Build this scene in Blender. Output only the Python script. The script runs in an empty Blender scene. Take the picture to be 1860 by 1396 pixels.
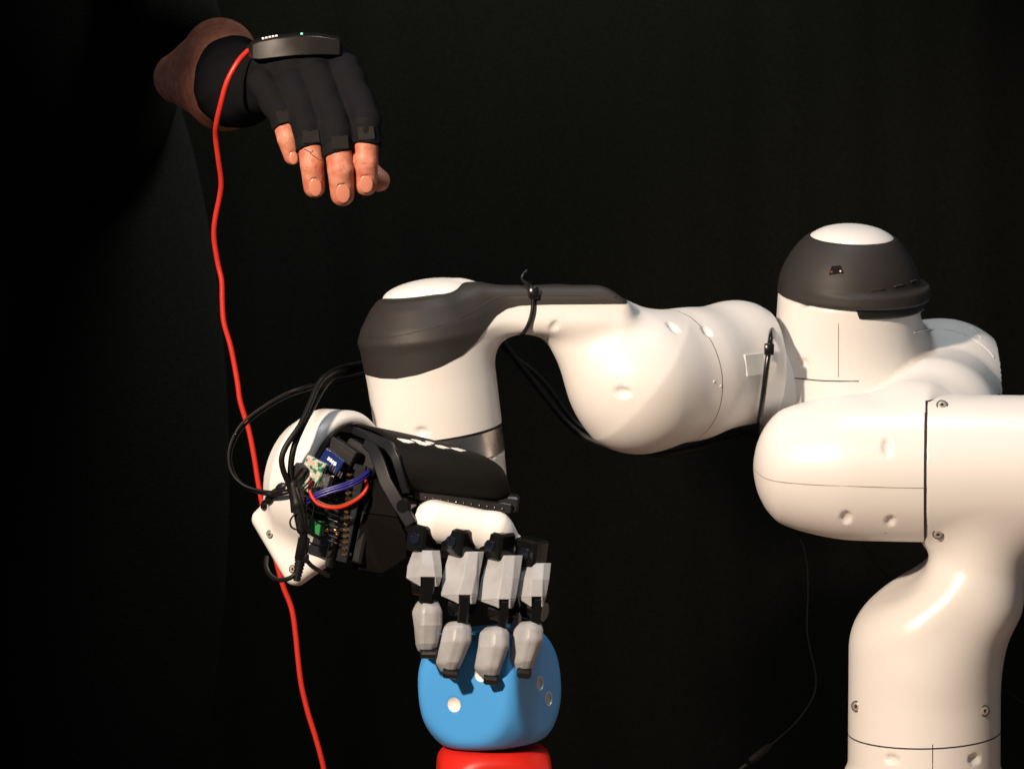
import bpy, math, random
import numpy as np
from mathutils import Vector, Matrix

random.seed(7)
rng = np.random.default_rng(7)
scene = bpy.context.scene
COL = scene.collection

# ------------------------------------------------------------------ camera, world, lamps
FPX = 5200.0                    # focal length in photo pixels (photo 1860 x 1396)
DIST = 2.6
PITCH = math.radians(2.5)
AIM = np.array([0.0, 0.0, 0.45])
FWD = np.array([0.0, math.cos(PITCH), -math.sin(PITCH)])
UPV = np.array([0.0, math.sin(PITCH), math.cos(PITCH)])
CAM = AIM - DIST * FWD

cam_data = bpy.data.cameras.new('camera')
cam = bpy.data.objects.new('camera', cam_data)
COL.objects.link(cam)
cam.location = CAM
cam.rotation_euler = (math.pi / 2 - PITCH, 0, 0)
cam_data.sensor_width = 36.0
cam_data.lens = 36.0 * FPX / 1860.0
cam_data.clip_start = 0.05
cam_data.clip_end = 50.0
cam_data.dof.use_dof = True
cam_data.dof.focus_distance = 2.57
cam_data.dof.aperture_fstop = 11.0
scene.camera = cam

world = bpy.data.worlds.new('World')
scene.world = world
world.use_nodes = True
bg = world.node_tree.nodes['Background']
bg.inputs[0].default_value = (0.85, 0.93, 1.0, 1)
bg.inputs[1].default_value = 0.085

def lamp(name, kind, loc, target, energy, color, size=0.2, spot=None, blend=0.3):
    d = bpy.data.lights.new(name, kind)
    d.energy = energy
    d.color = color
    if kind == 'SPOT':
        d.shadow_soft_size = size
        d.spot_size = math.radians(spot)
        d.spot_blend = blend
    else:
        d.shape = 'DISK'
        d.size = size
    o = bpy.data.objects.new(name, d)
    COL.objects.link(o)
    o.location = loc
    o.rotation_euler = (Vector(target) - Vector(loc)).to_track_quat('-Z', 'Y').to_euler()
    return o

lamp('key_lamp', 'SPOT', (-1.02, -1.70, 1.34), (0.26, 0.05, 0.38), 325.0, (1.0, 0.79, 0.61), 0.06, 34.0, 0.5)
lamp('top_lamp', 'SPOT', (0.22, -0.25, 2.2), (0.22, 0.1, 0.45), 46.0, (0.95, 0.97, 1.0), 0.14, 36.0, 0.5)
lamp('backdrop_lamp', 'SPOT', (0.05, 0.35, 1.75), (0.05, 0.95, 0.75), 150.0, (1.0, 1.0, 0.86), 0.2, 72.0, 0.8)

scene.view_settings.view_transform = 'Standard'
scene.view_settings.look = 'None'
scene.view_settings.exposure = 0.0
scene.view_settings.gamma = 1.0
scene.view_settings.use_curve_mapping = False

# ------------------------------------------------------------------ pixel <-> place
def P(px, py, y):
    """Point on the vertical plane at depth y that stands where the photo shows (px, py)."""
    d = np.array([1, 0, 0]) * ((px - 930) / FPX) + UPV * ((698 - py) / FPX) + FWD
    t = (y - CAM[1]) / d[1]
    return CAM + d * t

def M(rpx, y=0.0):
    """Length in metres of rpx photo pixels at depth y."""
    return rpx * (DIST + y) / FPX

def plane_xy(p, y):
    """World x, z expressed as photo pixels of the vertical plane at depth y (a cut straight along y)."""
    c = P(930, 698, y)
    k = FPX / (DIST + y)
    return 930 + (p[:, 0] - c[0]) * k, 698 - (p[:, 2] - c[2]) * k

def unit(v):
    v = np.asarray(v, float)
    return v / np.linalg.norm(v)

def frame(z, x=None):
    """3x3 with columns x, y, z; z given, x as near as possible to the hint."""
    z = unit(z)
    if x is None:
        x = np.array([1, 0, 0]) if abs(z[0]) < 0.9 else np.array([0, 0, 1])
    x = np.asarray(x, float)
    x = unit(x - z * np.dot(x, z))
    return np.stack([x, np.cross(z, x), z], axis=1)

# ------------------------------------------------------------------ solid shapes as distance fields
def cone(a, b, ra, rb):
    a = np.asarray(a, float); b = np.asarray(b, float); ba = b - a; bb = float(ba @ ba)
    def f(p):
        pa = p - a
        h = np.clip(pa @ ba / bb, 0, 1)
        return np.linalg.norm(pa - h[:, None] * ba, axis=1) - (ra + (rb - ra) * h)
    return f

def box(c, R, half, rnd):
    c = np.asarray(c, float); half = np.asarray(half, float) - rnd
    def f(p):
        q = np.abs((p - c) @ R) - half
        return np.linalg.norm(np.maximum(q, 0), axis=1) + np.minimum(q.max(axis=1), 0) - rnd
    return f

def ell(c, R, rad):
    c = np.asarray(c, float); rad = np.asarray(rad, float)
    def f(p):
        q = (p - c) @ R
        k0 = np.linalg.norm(q / rad, axis=1)
        k1 = np.linalg.norm(q / rad ** 2, axis=1) + 1e-9
        return k0 * (k0 - 1) / k1
    return f

def lathe(o, axis, prof, rnd=0.0):
    """Solid of revolution about o + t*axis; prof = [(t, r), ...] from end to end (metres)."""
    o = np.asarray(o, float); axis = unit(axis); pr = np.array(prof, float)
    poly = pr
    if poly[0, 1] > 1e-9: poly = np.vstack([[poly[0, 0], 0], poly])
    if poly[-1, 1] > 1e-9: poly = np.vstack([poly, [poly[-1, 0], 0]])
    def f(p):
        q = p - o
        t = q @ axis
        r = np.linalg.norm(q - t[:, None] * axis, axis=1)
        d2 = np.full(len(p), 1e9)
        inside = np.zeros(len(p), bool)
        n = len(poly)
        for i in range(n):
            a = poly[i]; b = poly[(i + 1) % n]
            if i < n - 1:
                e = b - a; w0 = t - a[0]; w1 = r - a[1]
                h = np.clip((w0 * e[0] + w1 * e[1]) / max(e @ e, 1e-14), 0, 1)
                d2 = np.minimum(d2, (w0 - h * e[0]) ** 2 + (w1 - h * e[1]) ** 2)
            if a[1] != b[1]:
                c = ((a[1] > r) != (b[1] > r))
                x = a[0] + (r - a[1]) * (b[0] - a[0]) / (b[1] - a[1])
                inside ^= c & (t < x)
        d = np.sqrt(d2)
        return np.where(inside, -d, d) - rnd
    return f

def half(o, n):
    o = np.asarray(o, float); n = unit(n)
    return lambda p: (p - o) @ n

def join(*fs, k=0.0):
    def f(p):
        d = fs[0](p)
        for g in fs[1:]:
            e = g(p)
            if k <= 0: d = np.minimum(d, e)
            else:
                h = np.maximum(k - np.abs(d - e), 0) / k
                d = np.minimum(d, e) - h * h * k * 0.25
        return d
    return f

def meet(a, b, k=0.0):
    def f(p):
        d = a(p); e = b(p)
        if k <= 0: return np.maximum(d, e)
        h = np.maximum(k - np.abs(d - e), 0) / k
        return np.maximum(d, e) + h * h * k * 0.25
    return f

def minus(a, b, k=0.0):
    return meet(a, lambda p: -b(p), k)

def grad(f, p, h=4e-4):
    g = np.zeros_like(p)
    for i in range(3):
        e = np.zeros(3); e[i] = h
        g[:, i] = (f(p + e) - f(p - e)) / (2 * h)
    return g

def skin(f, lo, hi, v):
    """Surface of a field inside a box as a mesh (verts, quads), voxel v."""
    lo = np.asarray(lo, float); hi = np.asarray(hi, float)
    B = 4
    n = np.ceil((hi - lo) / (v * B)).astype(int) + 1
    cs = [lo[i] + v * B * (np.arange(n[i]) + 0.5 - 0.5 / B) for i in range(3)]
    g = np.stack(np.meshgrid(*cs, indexing='ij'), -1).reshape(-1, 3)
    Fc = np.concatenate([f(c) for c in np.array_split(g, max(1, len(g) // 200000))]).reshape(n)
    F = Fc.repeat(B, 0).repeat(B, 1).repeat(B, 2).astype(np.float64)
    m = np.abs(F) < v * B * 1.9
    idx = np.argwhere(m)
    pts = lo + idx * v
    F[m] = np.concatenate([f(c) for c in np.array_split(pts, max(1, len(pts) // 200000))])
    s = F < 0
    N = F.shape
    c8 = [s[i:N[0] - 1 + i, j:N[1] - 1 + j, k:N[2] - 1 + k] for i in (0, 1) for j in (0, 1) for k in (0, 1)]
    tot = sum(c.astype(np.int8) for c in c8)
    act = (tot > 0) & (tot < 8)
    cid = np.full(act.shape, -1, int)
    ci = np.argwhere(act)
    cid[act] = np.arange(len(ci))
    acc = np.zeros((len(ci), 3)); cnt = np.zeros(len(ci))
    for ax in range(3):
        o1, o2 = [a for a in range(3) if a != ax]
        for u in (0, 1):
            for w in (0, 1):
                a = ci.copy(); a[:, o1] += u; a[:, o2] += w
                b = a.copy(); b[:, ax] += 1
                fa = F[a[:, 0], a[:, 1], a[:, 2]]; fb = F[b[:, 0], b[:, 1], b[:, 2]]
                x = (fa < 0) != (fb < 0)
                t = np.where(x, fa / np.where(x, fa - fb, 1), 0)
                q = a.astype(float); q[:, ax] += t
                acc[x] += q[x]; cnt[x] += 1
    vs = lo + acc / cnt[:, None] * v
    quads = []
    for ax in range(3):
        o1, o2 = (ax + 1) % 3, (ax + 2) % 3
        sl0 = [slice(None)] * 3; sl1 = [slice(None)] * 3
        sl0[ax] = slice(0, -1); sl1[ax] = slice(1, None)
        e = s[tuple(sl0)] != s[tuple(sl1)]
        ei = np.argwhere(e)
        ok = (ei[:, o1] > 0) & (ei[:, o2] > 0) & (ei[:, o1] < N[o1] - 1) & (ei[:, o2] < N[o2] - 1)
        ei = ei[ok]
        flip = s[ei[:, 0], ei[:, 1], ei[:, 2]]
        def C(d1, d2):
            q = ei.copy(); q[:, o1] += d1; q[:, o2] += d2
            return cid[q[:, 0], q[:, 1], q[:, 2]]
        Q = np.stack([C(-1, -1), C(0, -1), C(0, 0), C(-1, 0)], 1)
        Q[~flip] = Q[~flip][:, ::-1]
        quads.append(Q)
    Q = np.concatenate(quads)
    Q = Q[(Q >= 0).all(1)]
    for _ in range(2):
        d = f(vs); gr = grad(f, vs)
        st = gr * (d / np.maximum((gr ** 2).sum(1), 0.25))[:, None]
        L = np.linalg.norm(st, axis=1)
        st *= np.minimum(1, v * 0.6 / np.maximum(L, 1e-12))[:, None]
        vs = vs - st
    return vs, Q

def to_tris(Q):
    if Q.shape[1] == 3: return Q
    return np.concatenate([Q[:, [0, 1, 2]], Q[:, [0, 2, 3]]])

def clip(mesh, g):
    """Keep the side of the mesh where g <= 0 (g: points -> scalar)."""
    vs, Q = mesh
    T = to_tris(Q)
    gv = g(vs); ins = gv <= 0
    k = ins[T].sum(1)
    keep = T[k == 3]
    new = []; extra = []; cache = {}
    nv = len(vs)
    def cut(i, j):
        key = (i, j) if i < j else (j, i)
        if key not in cache:
            t = gv[i] / (gv[i] - gv[j])
            cache[key] = nv + len(extra)
            extra.append(vs[i] + (vs[j] - vs[i]) * t)
        return cache[key]
    for tri in T[(k == 1) | (k == 2)]:
        out = []
        for a in range(3):
            i, j = int(tri[a]), int(tri[(a + 1) % 3])
            if ins[i]: out.append(i)
            if ins[i] != ins[j]: out.append(cut(i, j))
        new.append(out[:3])
        if len(out) == 4: new.append([out[0], out[2], out[3]])
    T2 = np.concatenate([keep, np.array(new, int).reshape(-1, 3)])
    V2 = np.concatenate([vs, np.array(extra).reshape(-1, 3)])
    used, inv = np.unique(T2, return_inverse=True)
    return V2[used], inv.reshape(-1, 3)

def shift(mesh, f, d):
    vs, Q = mesh
    n = grad(f, vs); n /= np.maximum(np.linalg.norm(n, axis=1), 1e-9)[:, None]
    return vs + n * d, Q

def neg(g):
    return lambda p: -g(p)

def off(g, d):
    return lambda p: g(p) + d

def hit(f, px, py, start=-0.4):
    """Point of field f along the sight line through a photo pixel (or nearest to it); returns point, normal."""
    a = P(px, py, start); d = unit(a - CAM)
    ts = np.linspace(0, 0.85, 340)
    v = f(a + ts[:, None] * d)
    i = np.argmax(v < 0) if (v < 0).any() else int(np.argmin(v))
    q = a + d * ts[i]
    for _ in range(6):
        e = float(f(q[None])[0]); g = grad(f, q[None])[0]
        if (v < 0).any() and abs(g @ d) > 0.15: q = q - d * (e / (g @ d))
        else: q = q - g * e / max(g @ g, .2)
    return q, unit(grad(f, q[None])[0])

def soften(prof, n=6):
    """Profile points run through a smooth curve so that no bands show."""
    p = np.array(prof, float); E = np.vstack([2 * p[0] - p[1], p, 2 * p[-1] - p[-2]]); o = []
    for i in range(len(p) - 1):
        p0, p1_, p2_, p3_ = E[i:i + 4]
        for j in range(n):
            t = j / n
            o.append(0.5 * (2 * p1_ + (p2_ - p0) * t + (2 * p0 - 5 * p1_ + 4 * p2_ - p3_) * t * t + (3 * p1_ - p0 - 3 * p2_ + p3_) * t ** 3))
    o.append(p[-1])
    o = np.array(o); o[:, 1] = np.maximum(o[:, 1], 0)
    return [tuple(q) for q in o]

# ------------------------------------------------------------------ Blender objects
ROOT = {}
def thing(name, label, cat, loc, group=None):
    o = bpy.data.objects.new(name, None)
    COL.objects.link(o)
    o.empty_display_size = 0.02
    o.location = loc
    o['label'] = label; o['category'] = cat
    if group: o['group'] = group
    ROOT[o.name] = np.asarray(loc, float)
    return o

def tag(o, label, cat, group=None):
    o['label'] = label; o['category'] = cat
    if group: o['group'] = group
    return o

def sub(name, parent):
    o = bpy.data.objects.new(name, None)
    COL.objects.link(o); o.parent = parent; o.empty_display_size = 0.01
    ROOT[o.name] = ROOT[parent.name]
    return o

def mk(name, mesh, mat, parent=None, smooth=True, angle=None):
    vs, fs = mesh
    base = ROOT[parent.name] if parent is not None else np.zeros(3)
    vs = np.asarray(vs, float) - base
    me = bpy.data.meshes.new(name)
    if isinstance(fs, np.ndarray):
        n = fs.shape[1]
        me.vertices.add(len(vs)); me.vertices.foreach_set('co', vs.astype(np.float32).ravel())
        me.loops.add(fs.size); me.loops.foreach_set('vertex_index', fs.astype(np.int32).ravel())
        me.polygons.add(len(fs)); me.polygons.foreach_set('loop_start', np.arange(0, fs.size, n, dtype=np.int32))
        me.update(calc_edges=True)
    else:
        me.from_pydata([tuple(v) for v in vs], [], fs)
        me.update()
    me.validate()
    if smooth:
        me.shade_smooth()
        if angle is not None: me.set_sharp_from_angle(angle=math.radians(angle))
    else: me.shade_flat()
    me.materials.append(mat)
    o = bpy.data.objects.new(name, me)
    COL.objects.link(o)
    if parent is not None:
        o.parent = parent
        ROOT[o.name] = ROOT[parent.name]
    else: ROOT[o.name] = np.zeros(3)
    return o

def tube_mesh(pts, r, seg=10, smooth_n=8, cap=True):
    """Round tube through points (Catmull-Rom). r scalar or list."""
    pts = np.array(pts, float)
    rr = np.full(len(pts), r, float) if np.isscalar(r) else np.array(r, float)
    if smooth_n > 1 and len(pts) > 2:
        E = np.vstack([2 * pts[0] - pts[1], pts, 2 * pts[-1] - pts[-2]])
        o = []; ro = []
        for i in range(len(pts) - 1):
            p0, p1, p2, p3 = E[i:i + 4]
            for j in range(smooth_n):
                t = j / smooth_n
                o.append(0.5 * (2 * p1 + (p2 - p0) * t + (2 * p0 - 5 * p1 + 4 * p2 - p3) * t * t + (3 * p1 - p0 - 3 * p2 + p3) * t ** 3))
                ro.append(rr[i] * (1 - t) + rr[i + 1] * t)
        o.append(pts[-1]); ro.append(rr[-1])
        pts = np.array(o); rr = np.array(ro)
    T = np.gradient(pts, axis=0); T /= np.maximum(np.linalg.norm(T, axis=1), 1e-12)[:, None]
    x = frame(T[0])[:, 0]
    vs = []; fs = []
    for i, (c, t) in enumerate(zip(pts, T)):
        x = unit(x - t * (x @ t)); y = np.cross(t, x)
        for k in range(seg):
            a = 2 * math.pi * k / seg
            vs.append(c + (x * math.cos(a) + y * math.sin(a)) * rr[i])
    n = len(pts)
    for i in range(n - 1):
        for k in range(seg):
            a = i * seg + k; b = i * seg + (k + 1) % seg
            fs.append((a, b, b + seg, a + seg))
    if cap:
        fs.append(tuple(reversed(range(seg)))); fs.append(tuple(range((n - 1) * seg, n * seg)))
    return vs, fs

def rev_mesh(o, axis, prof, seg=24):
    """Lathe mesh; prof [(t, r)], ends closed."""
    R = frame(axis); o = np.asarray(o, float)
    vs = []; fs = []
    for t, r in prof:
        for k in range(seg):
            a = 2 * math.pi * k / seg
            vs.append(o + R @ np.array([r * math.cos(a), r * math.sin(a), t]))
    n = len(prof)
    for i in range(n - 1):
        for k in range(seg):
            a = i * seg + k; b = i * seg + (k + 1) % seg
            fs.append((a, b, b + seg, a + seg))
    fs.append(tuple(reversed(range(seg)))); fs.append(tuple(range((n - 1) * seg, n * seg)))
    return vs, fs

def bevel_box(c, R, half, b):
    """Box with chamfered edges (24 verts)."""
    c = np.asarray(c, float); hx, hy, hz = half
    b = min(b, 0.45 * min(half))
    vs = []; idx = {}
    for sx in (-1, 1):
        for sy in (-1, 1):
            for sz in (-1, 1):
                for ax in range(3):
                    q = np.array([sx * (hx - b), sy * (hy - b), sz * (hz - b)])
                    q[ax] += (sx, sy, sz)[ax] * b
                    idx[(sx, sy, sz, ax)] = len(vs)
                    vs.append(c + R @ q)
    fs = []
    def quad(ids):
        pts = np.array([vs[i] for i in ids]); n = np.cross(pts[1] - pts[0], pts[2] - pts[0])
        if n @ (pts.mean(0) - c) < 0: ids = ids[::-1]
        fs.append(tuple(ids))
    S = (-1, 1)
    for ax in range(3):
        o1, o2 = [a for a in range(3) if a != ax]
        for s in S:
            def k(u, w):
                t = [0, 0, 0]; t[ax] = s; t[o1] = u; t[o2] = w
                return idx[(*t, ax)]
            quad([k(-1, -1), k(1, -1), k(1, 1), k(-1, 1)])
        for u in S:
            for w in S:
                def e(s, a):
                    t = [0, 0, 0]; t[ax] = s; t[o1] = u; t[o2] = w
                    return idx[(*t, a)]
                quad([e(-1, o1), e(1, o1), e(1, o2), e(-1, o2)])
    for sx in S:
        for sy in S:
            for sz in S:
                quad([idx[(sx, sy, sz, a)] for a in range(3)])
    return vs, fs

def merge(*ms):
    vs = []; fs = []
    for v, f in ms:
        n = len(vs); vs.extend([np.asarray(q) for q in v]); fs.extend([tuple(int(i) + n for i in q) for q in f])
    return vs, fs

def prism(poly, d):
    """Polygon (3D points, in order) thickened by the vector d."""
    poly = [np.asarray(q, float) for q in poly]; d = np.asarray(d, float); n = len(poly)
    vs = poly + [q + d for q in poly]
    nrm = sum(np.cross(poly[i] - poly[0], poly[(i + 1) % n] - poly[0]) for i in range(n))
    front = list(range(n)); back = [i + n for i in range(n)]
    if nrm @ d > 0: front = front[::-1]; 
    else: back = back[::-1]
    fs = [tuple(front), tuple(back)]
    for i in range(n):
        j = (i + 1) % n
        q = (i, j, j + n, i + n)
        fs.append(q if nrm @ d > 0 else q[::-1])
    return vs, fs

def loft(rings, close=True):
    n = len(rings[0]); vs = [np.asarray(q, float) for r in rings for q in r]; fs = []
    for i in range(len(rings) - 1):
        for k in range(n):
            a = i * n + k; b = i * n + (k + 1) % n
            fs.append((a, b, b + n, a + n))
    if close:
        fs.append(tuple(reversed(range(n)))); fs.append(tuple(range((len(rings) - 1) * n, len(rings) * n)))
    return vs, fs

# ------------------------------------------------------------------ materials
def material(name, color, rough=0.5, metal=0.0, bump=0.0, bscale=200.0, var=0.0, vscale=20.0, coat=0.0, spec=0.5,
             sss=0.0, trans=0.0, sheen=0.0, emit=None, rvar=0.0):
    m = bpy.data.materials.new(name); m.use_nodes = True
    nt = m.node_tree; b = nt.nodes['Principled BSDF']
    b.inputs['Base Color'].default_value = (*color, 1)
    b.inputs['Roughness'].default_value = rough
    b.inputs['Metallic'].default_value = metal
    b.inputs['Specular IOR Level'].default_value = spec
    b.inputs['Coat Weight'].default_value = coat
    b.inputs['Coat Roughness'].default_value = 0.15
    b.inputs['Transmission Weight'].default_value = trans
    b.inputs['Sheen Weight'].default_value = sheen
    if sss:
        b.inputs['Subsurface Weight'].default_value = sss
        b.inputs['Subsurface Radius'].default_value = (1.0, 0.35, 0.2)
        b.inputs['Subsurface Scale'].default_value = 0.004
    if emit:
        b.inputs['Emission Color'].default_value = (*emit[0], 1); b.inputs['Emission Strength'].default_value = emit[1]
    tc = nt.nodes.new('ShaderNodeTexCoord')
    if var or rvar:
        n = nt.nodes.new('ShaderNodeTexNoise'); n.inputs['Scale'].default_value = vscale; n.inputs['Detail'].default_value = 5
        nt.links.new(tc.outputs['Object'], n.inputs['Vector'])
        if var:
            r = nt.nodes.new('ShaderNodeValToRGB')
            r.color_ramp.elements[0].position = 0.3; r.color_ramp.elements[1].position = 0.7
            r.color_ramp.elements[0].color = (*[c * (1 - var) for c in color], 1)
            r.color_ramp.elements[1].color = (*[min(1, c * (1 + var)) for c in color], 1)
            nt.links.new(n.outputs['Fac'], r.inputs['Fac']); nt.links.new(r.outputs['Color'], b.inputs['Base Color'])
        if rvar:
            mr = nt.nodes.new('ShaderNodeMapRange')
            mr.inputs['To Min'].default_value = rough - rvar; mr.inputs['To Max'].default_value = rough + rvar
            mr.inputs['From Min'].default_value = 0.3; mr.inputs['From Max'].default_value = 0.7
            nt.links.new(n.outputs['Fac'], mr.inputs['Value']); nt.links.new(mr.outputs['Result'], b.inputs['Roughness'])
    if bump:
        n2 = nt.nodes.new('ShaderNodeTexNoise'); n2.inputs['Scale'].default_value = bscale; n2.inputs['Detail'].default_value = 3
        bp = nt.nodes.new('ShaderNodeBump'); bp.inputs['Strength'].default_value = bump; bp.inputs['Distance'].default_value = 0.001
        nt.links.new(tc.outputs['Object'], n2.inputs['Vector'])
        nt.links.new(n2.outputs['Fac'], bp.inputs['Height']); nt.links.new(bp.outputs['Normal'], b.inputs['Normal'])
    return m

def specks(m, scale, size, color):
    """Sparse small dirt specks on a plain paint."""
    nt = m.node_tree; b = nt.nodes['Principled BSDF']
    src = b.inputs['Base Color'].links[0].from_socket
    tc = nt.nodes.new('ShaderNodeTexCoord'); v = nt.nodes.new('ShaderNodeTexVoronoi'); v.inputs['Scale'].default_value = scale
    lt = nt.nodes.new('ShaderNodeMath'); lt.operation = 'LESS_THAN'; lt.inputs[1].default_value = size
    mx = nt.nodes.new('ShaderNodeMix'); mx.data_type = 'RGBA'; mx.inputs[7].default_value = (*color, 1)
    nt.links.new(tc.outputs['Object'], v.inputs['Vector']); nt.links.new(v.outputs['Distance'], lt.inputs[0])
    nt.links.new(lt.outputs[0], mx.inputs[0]); nt.links.new(src, mx.inputs[6]); nt.links.new(mx.outputs[2], b.inputs['Base Color'])
WHITE = material('white_plastic', (0.79, 0.78, 0.765), 0.34, var=0.02, vscale=6, rvar=0.05, bump=0.03, bscale=900)
specks(WHITE, 17.0, 0.022, (0.45, 0.36, 0.29))
CAPGREY = material('dark_grey_rubber', (0.026, 0.0235, 0.0225), 0.55, spec=.35, var=0.10, vscale=9, bump=0.06, bscale=1500, rvar=0.06)
GAP = material('seam_dark', (0.02, 0.015, 0.012), 0.8)
STEEL = material('brushed_steel', (0.62, 0.58, 0.55), 0.3, metal=1.0, rvar=0.06, vscale=60)
SCREW = material('screw_steel', (0.42, 0.38, 0.33), 0.4, metal=0.35)
BLACK = material('black_plastic', (0.006, 0.006, 0.006), 0.42, bump=0.05, bscale=700, rvar=0.05, vscale=30)
GLOSS = material('glossy_black', (0.005, 0.005, 0.005), 0.16, bump=0.02, bscale=300)
SHELL = material('satin_black_shell', (0.006, 0.006, 0.0055), 0.7, bump=0.05, bscale=1200, var=0.08, spec=.12)
RIM = material('blue_black_rim', (0.010, 0.011, 0.015), 0.38, spec=.4)
RUBBER = material('cable_rubber', (0.006, 0.006, 0.006), 0.5, bump=0.04, bscale=500, spec=.25)
# ------------------------------------------------------------------ setting: curtain, table, floor
TABLE_Z = P(900, 1560, -0.03)[2]
def curtain():
    Y0 = 0.95
    xs = np.linspace(-1.3, 1.3, 260); zs = np.linspace(-0.75, 1.7, 60)
    vs = np.zeros((len(zs), len(xs), 3))
    for j, z in enumerate(zs):
        w = 0.022 * np.sin(xs * 17 + 1.2 * np.sin(xs * 3.1) + 0.25 * z) + 0.012 * np.sin(xs * 41 + 2.0 * np.sin(xs * 5.3 + 0.6) + 0.5 * z) + 0.006 * np.sin(xs * 83 + z * 1.5)
        amp = 0.55 + 0.45 * np.sin(xs * 2.3 + 0.7)
        vs[j] = np.stack([xs, Y0 + 0.32 * w * amp, np.full_like(xs, z)], 1)
    n = len(xs)
    idx = np.arange(len(zs) * n).reshape(len(zs), n)
    Q = np.stack([idx[:-1, :-1], idx[:-1, 1:], idx[1:, 1:], idx[1:, :-1]], -1).reshape(-1, 4)
    return vs.reshape(-1, 3), Q
CURTAIN = material('black_molton', (0.0022, 0.0022, 0.0019), 1.0, bump=0.6, bscale=420, var=0.35, vscale=330, spec=0.05, sheen=0.0)
o = mk('backdrop_curtain', curtain(), CURTAIN); o['kind'] = 'structure'
TABLE = material('warm_wood_table', (0.24, 0.15, 0.095), 0.5, var=.15, vscale=8, bump=0.1, bscale=60)
FLOOR = material('dark_floor', (0.02, 0.02, 0.02), 0.8)
o = mk('table_surface', bevel_box((0.1, -0.20, TABLE_Z - 0.02), np.eye(3), (0.95, 0.52, 0.02), 0.004), TABLE, smooth=False); o['kind'] = 'structure'
o = mk('floor', bevel_box((0, 0, -0.78), np.eye(3), (3, 3, 0.03), 0.002), FLOOR, smooth=False); o['kind'] = 'structure'

# ------------------------------------------------------------------ robot arm
base0 = P(1678, 1500, 0.12); base0[2] = TABLE_Z
arm = thing('jointed_robot', 'white jointed robot arm with dark grey caps, reaching in from the right', 'robot arm', base0)
VX = 0.0025

def bounds(pts, pad):
    a = np.array(pts); return a.min(0) - pad, a.max(0) + pad

def dimple(f, px, py, rx, rz, depth=0.35, tilt=0.0):
    """Shallow oval recess for a screw cover, cut into the field where the photo shows it."""
    q, n = hit(f, px, py)
    R = frame(n, [math.cos(tilt), 0, -math.sin(tilt)])
    y = q[1]
    return ell(q + n * M(min(rx, rz), y) * 0.12, R, (M(rx, y), M(rz, y), M(min(rx, rz), y) * 0.75))

def screw(f, px, py, r, parent, tilt=None):
    q, n = hit(f, px, py)
    y = q[1]; r = M(r, y)
    if tilt: n = unit(n + np.array([0, -tilt, 0])); q = q + n * (0.20 * r)
    s = mk('screw', rev_mesh(q, n, [(-0.002, r * 0.98), (0.0004, r * 0.98), (0.0009, r * 0.8), (0.0009, r * 0.40), (-0.0006, r * 0.36), (-0.0006, 0.0001)], 20), SCREW, parent, angle=40)
    mk('screw_recess', rev_mesh(q, n, [(-0.003, r * 1.22), (0.00025, r * 1.22), (0.00025, r * 0.9)], 24), GAP, s, angle=40)
    return s

def seam_parts(mesh, f, g, names, parent, gap=0.0007, mats=None):
    """Split a shell at g = 0 into two parts with a real open joint, dark inside."""
    a = clip(mesh, off(g, gap)); b = clip(mesh, off(neg(g), gap))
    oa = mk(names[0], a, mats[0] if mats else WHITE, parent); ob = mk(names[1], b, mats[1] if mats else WHITE, parent)
    inner = shift(mesh, f, -0.0016)
    band = clip(clip(inner, off(g, -0.006)), off(neg(g), -0.006))
    mk('joint_gap', band, GAP, oa)
    return oa, ob, a, b

# --- shoulder: column, neck and horizontal housing
yb, yh = 0.12, 0.09
col_axis = P(1678, 1300, yb)
up = np.array([0, 0, 1.0])
col = lathe(P(1678, 1400, yb), up, [(-0.30, M(139, yb)), (M(440, yb), M(137, yb))])
nz = unit(np.array([-0.46, -0.10, 0.885]))
col = meet(col, half(P(1622, 1076, yb), nz), M(60, yb))
neck = None
for dy_, dr_ in ((0.0, 0), (-0.030, -4), (0.028, -4)):
    nk_ = [(1690, 1215, yb + dy_ * .6, 100), (1764, 1085, yb + dy_, 86), (1786, 970, yb + dy_ - .004, 84), (1872, 872, yb + dy_ * .8 - .01, 104)]
    for u, w in zip(nk_[:-1], nk_[1:]):
        c_ = cone(P(*u[:3]), P(*w[:3]), M(u[3] + dr_, yb), M(w[3] + dr_, yb))
        neck = c_ if neck is None else join(neck, c_, k=M(30, yb))
hx = unit([1, -0.16, 0.0])
hous = lathe(P(1683, 850, yh), hx, [(0, M(134, yh)), (0.10, M(134, yh)), (0.20, M(120, yh)), (0.235, M(80, yh)), (0.245, 0)])
sh = join(join(col, neck, k=M(30, yb)), hous, k=M(44, yb))
flare = lathe(P(1678, 1400, yb), up, [(-0.30, M(220, yb)), (-0.14, M(215, yb)), (-0.10, M(190, yb)), (-0.045, M(150, yb)), (0.0, M(139, yb)), (0.0, 0.0)])
sh = join(sh, flare, k=M(20, yb))
for d in ((1620, 1378, 17, 9), (1770, 1378, 16, 10)):
    sh = minus(sh, dimple(sh, *d), 0.0004)
lo = np.array([P(1440, 0, yb)[0], -0.09, TABLE_Z]); hi = np.array([P(2120, 0, yb)[0], 0.33, P(0, 690, yb)[2]])
shm = skin(sh, lo, hi, VX)
seam_n = unit([-0.045, -0.055, 1.0])
g_seam = half(P(1678, 1328, yb), seam_n)
oa, ob, ma, mb = seam_parts(shm, sh, g_seam, ('base_column', 'shoulder_housing'), arm)
for (px, py) in ((1711, 736), (1704, 969), (1556, 1282), (1788, 1290)):
    screw(sh, px, py, 8.5, ob, 0.8)
# fine vertical parting line of the base cover
bl, bn = hit(sh, 1694, 1372)
mk('parting_line', tube_mesh([hit(sh, 1694, y)[0] for y in (1351, 1362, 1380, 1400, 1420)], 0.0004, 6, 2), GAP, oa)

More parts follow.
